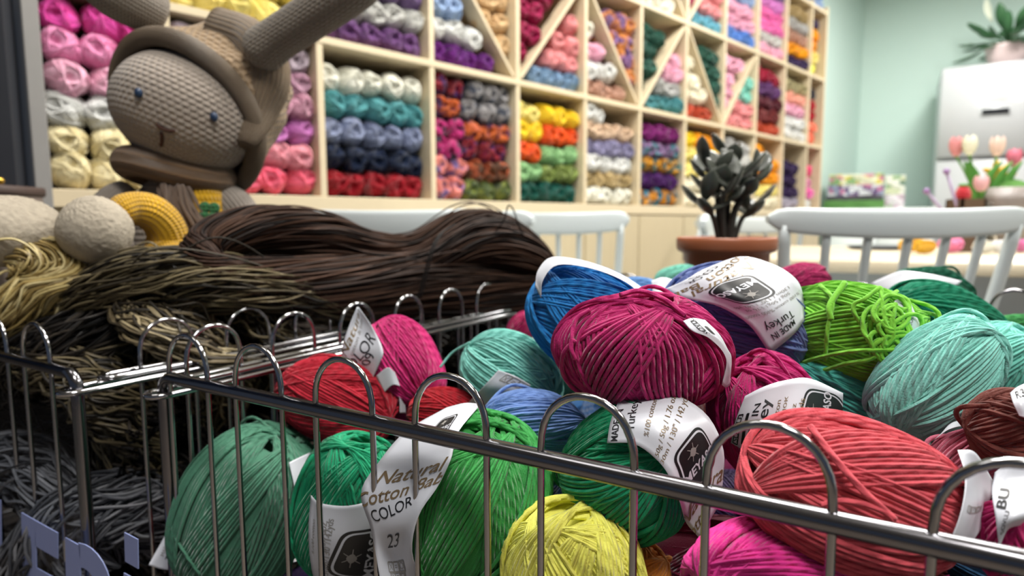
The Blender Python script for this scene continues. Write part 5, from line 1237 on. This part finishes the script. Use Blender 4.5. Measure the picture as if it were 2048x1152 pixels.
sheet('red_corner', [[(350, 1036, .0), (352, 1048, .0), (358, 1060, .0)], [(322, 1085, .004), (340, 1090, .004), (356, 1100, .002)], [(297, 1130, .006), (322, 1138, .006), (350, 1141, .004)]], 45, 110, .003, [T('MADE IN', .35, .55, .25, 90, INK_GREY), T('Turkey', .65, .6, .34, 90, INK)], 'white paper band reading made in Turkey', seed=14)
sheet('hot_pink', [[(1690, 1080, .0), (1710, 1078, .0)], [(1722, 1110, .002), (1736, 1106, .0)], [(1736, 1150, .002), (1754, 1148, .0)]], 20, 80, .005, [], 'white paper band')
sheet('red', [[(782, 768, .0), (794, 764, .0)], [(798, 792, .002), (808, 790, .0)], [(800, 826, .002), (812, 826, .0)]], 15, 60, .005, [], 'white paper band end')
sheet('aqua_left', [[(936, 806, .006), (948, 812, .006), (1000, 812, .006)], [(968, 772, .008), (990, 780, .008), (1040, 795, .006)], [(997, 740, .006), (1030, 752, .006), (1062, 770, .004)]], 90, 90, .003, SYM(.62, .86, .10), 'bluish white paper band')
# standing tag of the magenta ball at the left
sheet('mag_left', [[(714, 614, .012), (716, 614, .012), (718, 615, .012)], [(697, 655, .012), (722, 650, .012), (748, 660, .010)], [(684, 700, .010), (722, 700, .012), (766, 702, .010)], [(690, 735, .008), (720, 740, .010), (758, 728, .008)], [(708, 770, .006), (724, 772, .008), (742, 764, .006)]], 80, 155, .003,
      [T('Natural', .22, .32, .36, 68, INK_BROWN, .35, .012), T('cotton & baby', .42, .36, .15, 68, INK_GREY), T('COLOR', .45, .58, .36, 52, INK), T('09', .70, .62, .34, 68, INK)], 'standing white paper tag reading color 09', seed=16)
sheet('mag_left', [[(752, 752, .004), (775, 735, .004), (790, 745, .003)], [(768, 785, .006), (785, 770, .006), (800, 772, .004)]], 45, 50, .003, [], 'folded end of the white tag', name='paper_band')

# ------------------------------------------------------------------ loose yarn
def strand(key, pts, r=.0015, off=.002, nm='loose_yarn'):
    P = []
    for c in pts:
        p = ball_hit(key, c[0], c[1], off)
        if len(c) > 2: p = p-nrm(p-CAM)*c[2]
        P.append(p)
    mb = MB(); mb.tubes(catmull(P, max(24, 8*len(pts))), r, None, 8, pitch=r*7, shade=.6); return part(mb, nm, yarn(BALLS[key]['col']), BALLS[key]['t'])
rg = np.random.default_rng(8)
for q in range(20):
    cx, cy = 1772+rg.normal()*16, 660+rg.normal()*30; a0 = rg.uniform(0, 6.28); rx, ry = rg.uniform(12, 34), rg.uniform(12, 34); turns = rg.uniform(.7, 1.3)
    h1, h2 = rg.uniform(0, 6.28, 2); strand('lime', [(cx+rx*math.cos(a0+turns*6.28*t/9)+9*math.sin(1.3*t+h1), cy+1.3*ry*math.sin(a0+turns*6.28*t/9)+9*math.sin(1.7*t+h2), .002+.008*math.sin(math.pi*t/9)) for t in range(10)])
strand('lime', [(1560, 745, .0), (1620, 720, .006), (1700, 703, .010), (1770, 700, .010), (1812, 700, .008)]); strand('lime', [(1570, 750, .0), (1640, 742, .004), (1690, 728, .008), (1740, 718, .010), (1790, 690, .008)])
strand('lime', [(1640, 570, .004), (1665, 600, .004), (1655, 660, .004), (1650, 720, .004)]); strand('lime', [(1690, 565, .004), (1660, 610, .005), (1662, 640, .004)], .0022)
strand('magenta', [(1180, 620, .002), (1152, 640, .004), (1142, 690, .006), (1150, 720, .004)]); strand('magenta', [(1150, 680, .004), (1128, 706, .006), (1124, 740, .006), (1140, 770, .004), (1165, 790, .0)]); strand('magenta', [(1240, 590, .002), (1280, 582, .003), (1330, 600, .002), (1370, 632, .0)], .0017)
strand('coral', [(1620, 852, .003), (1660, 905, .003), (1720, 975, .003), (1790, 1040, .003)], .0016); strand('coral', [(1642, 1010, .002), (1690, 1002, .003), (1760, 1020, .003), (1800, 1055, .003)], .0014)
strand('sage', [(352, 1020, .0), (345, 1060, .002), (372, 1110, .004), (400, 1150, .004)], .0013)
strand('aqua_left', [(880, 735, .0), (905, 705, .0), (940, 685, -.004)], .0012)

# ------------------------------------------------------------------ clear sign panel with cut letters, clipped to the front of the left basket
ACR, nt, b = newmat('clear_acrylic')
out = nt.nodes['Material Output']; tr = N(nt, 'ShaderNodeBsdfTransparent'); tr.inputs[0].default_value = (.97, .98, .99, 1); gl = N(nt, 'ShaderNodeBsdfGlossy'); gl.inputs['Roughness'].default_value = .03
mxs = N(nt, 'ShaderNodeMixShader'); mxs.inputs[0].default_value = .035; nt.links.new(tr.outputs[0], mxs.inputs[1]); nt.links.new(gl.outputs[0], mxs.inputs[2]); nt.links.new(mxs.outputs[0], out.inputs['Surface'])
PL = CLz-BWD*.0125
lz = lambda px, py: at_plane(px, py, PL-BWD*.0022, BWD)
sgn = thing('sign_panel', PL-BU*.2+V(0, 0, RAILZ-BH+.005), 'clear sign panel with cut pale lilac letters on the front of the left basket', 'sign')
ztop_ = RAILZ-.03
mb = MB(); mb.box(PL+BU*(-.23)+V(0, 0, (ztop_+RAILZ-BH)/2), (.50, .003, ztop_-(RAILZ-BH)), RB); part(mb, 'panel', ACR, sgn, False)
LILAC = plain('lilac_vinyl', '#8c98c8', .5, noise=.01)
def letter(poly_px, holes=()):
    """polygon strips given as quads of pixels on the panel plane"""
    mb = MB()
    for quad in poly_px:
        f = np.array([lz(*c) for c in quad]); bk = f+BWD*.0008; n = len(quad)
        mb.add(np.concatenate([f, bk]), np.array([[0, 1, 2, 3], [7, 6, 5, 4]]+[[i, i+4, (i+1) % 4+4, (i+1) % 4] for i in range(4)]))
    return mb
# E
mb = letter([[(42, 1025), (70, 1041), (76, 1260), (48, 1240)], [(70, 1041), (115, 1066), (115, 1118), (70, 1092)], [(73, 1136), (112, 1158), (112, 1208), (74, 1186)]]); part(mb, 'letter', LILAC, sgn, False, label='pale lilac letter E')
# P with round bowl
qs = [[(130, 1075), (160, 1092), (162, 1300), (134, 1280)]]
ct_ = (165, 1175); ar = np.linspace(-1.75, 1.3, 14)
def bowl(r1, r2, a): return (166+r1*math.cos(a)*.98, 1172+r2*math.sin(a)+.33*r1*math.cos(a))
for i in range(13):
    a, b_ = ar[i], ar[i+1]; qs.append([bowl(58, 84, a), bowl(58, 84, b_), bowl(26, 36, b_), bowl(26, 36, a)])
mb = letter(qs); part(mb, 'letter', LILAC, sgn, False, label='pale lilac letter P with a round bowl')
mb = letter([[(248, 1065), (275, 1079), (276, 1138), (250, 1123)], [(247, 1146), (276, 1162), (280, 1320), (250, 1300)]]); part(mb, 'letter', LILAC, sgn, False, label='pale lilac letter i with a square dot')
mb = letter([[(-30, 990), (1, 1001), (4, 1250), (-24, 1230)]]); part(mb, 'letter', LILAC, sgn, False, label='edge of a pale lilac letter')
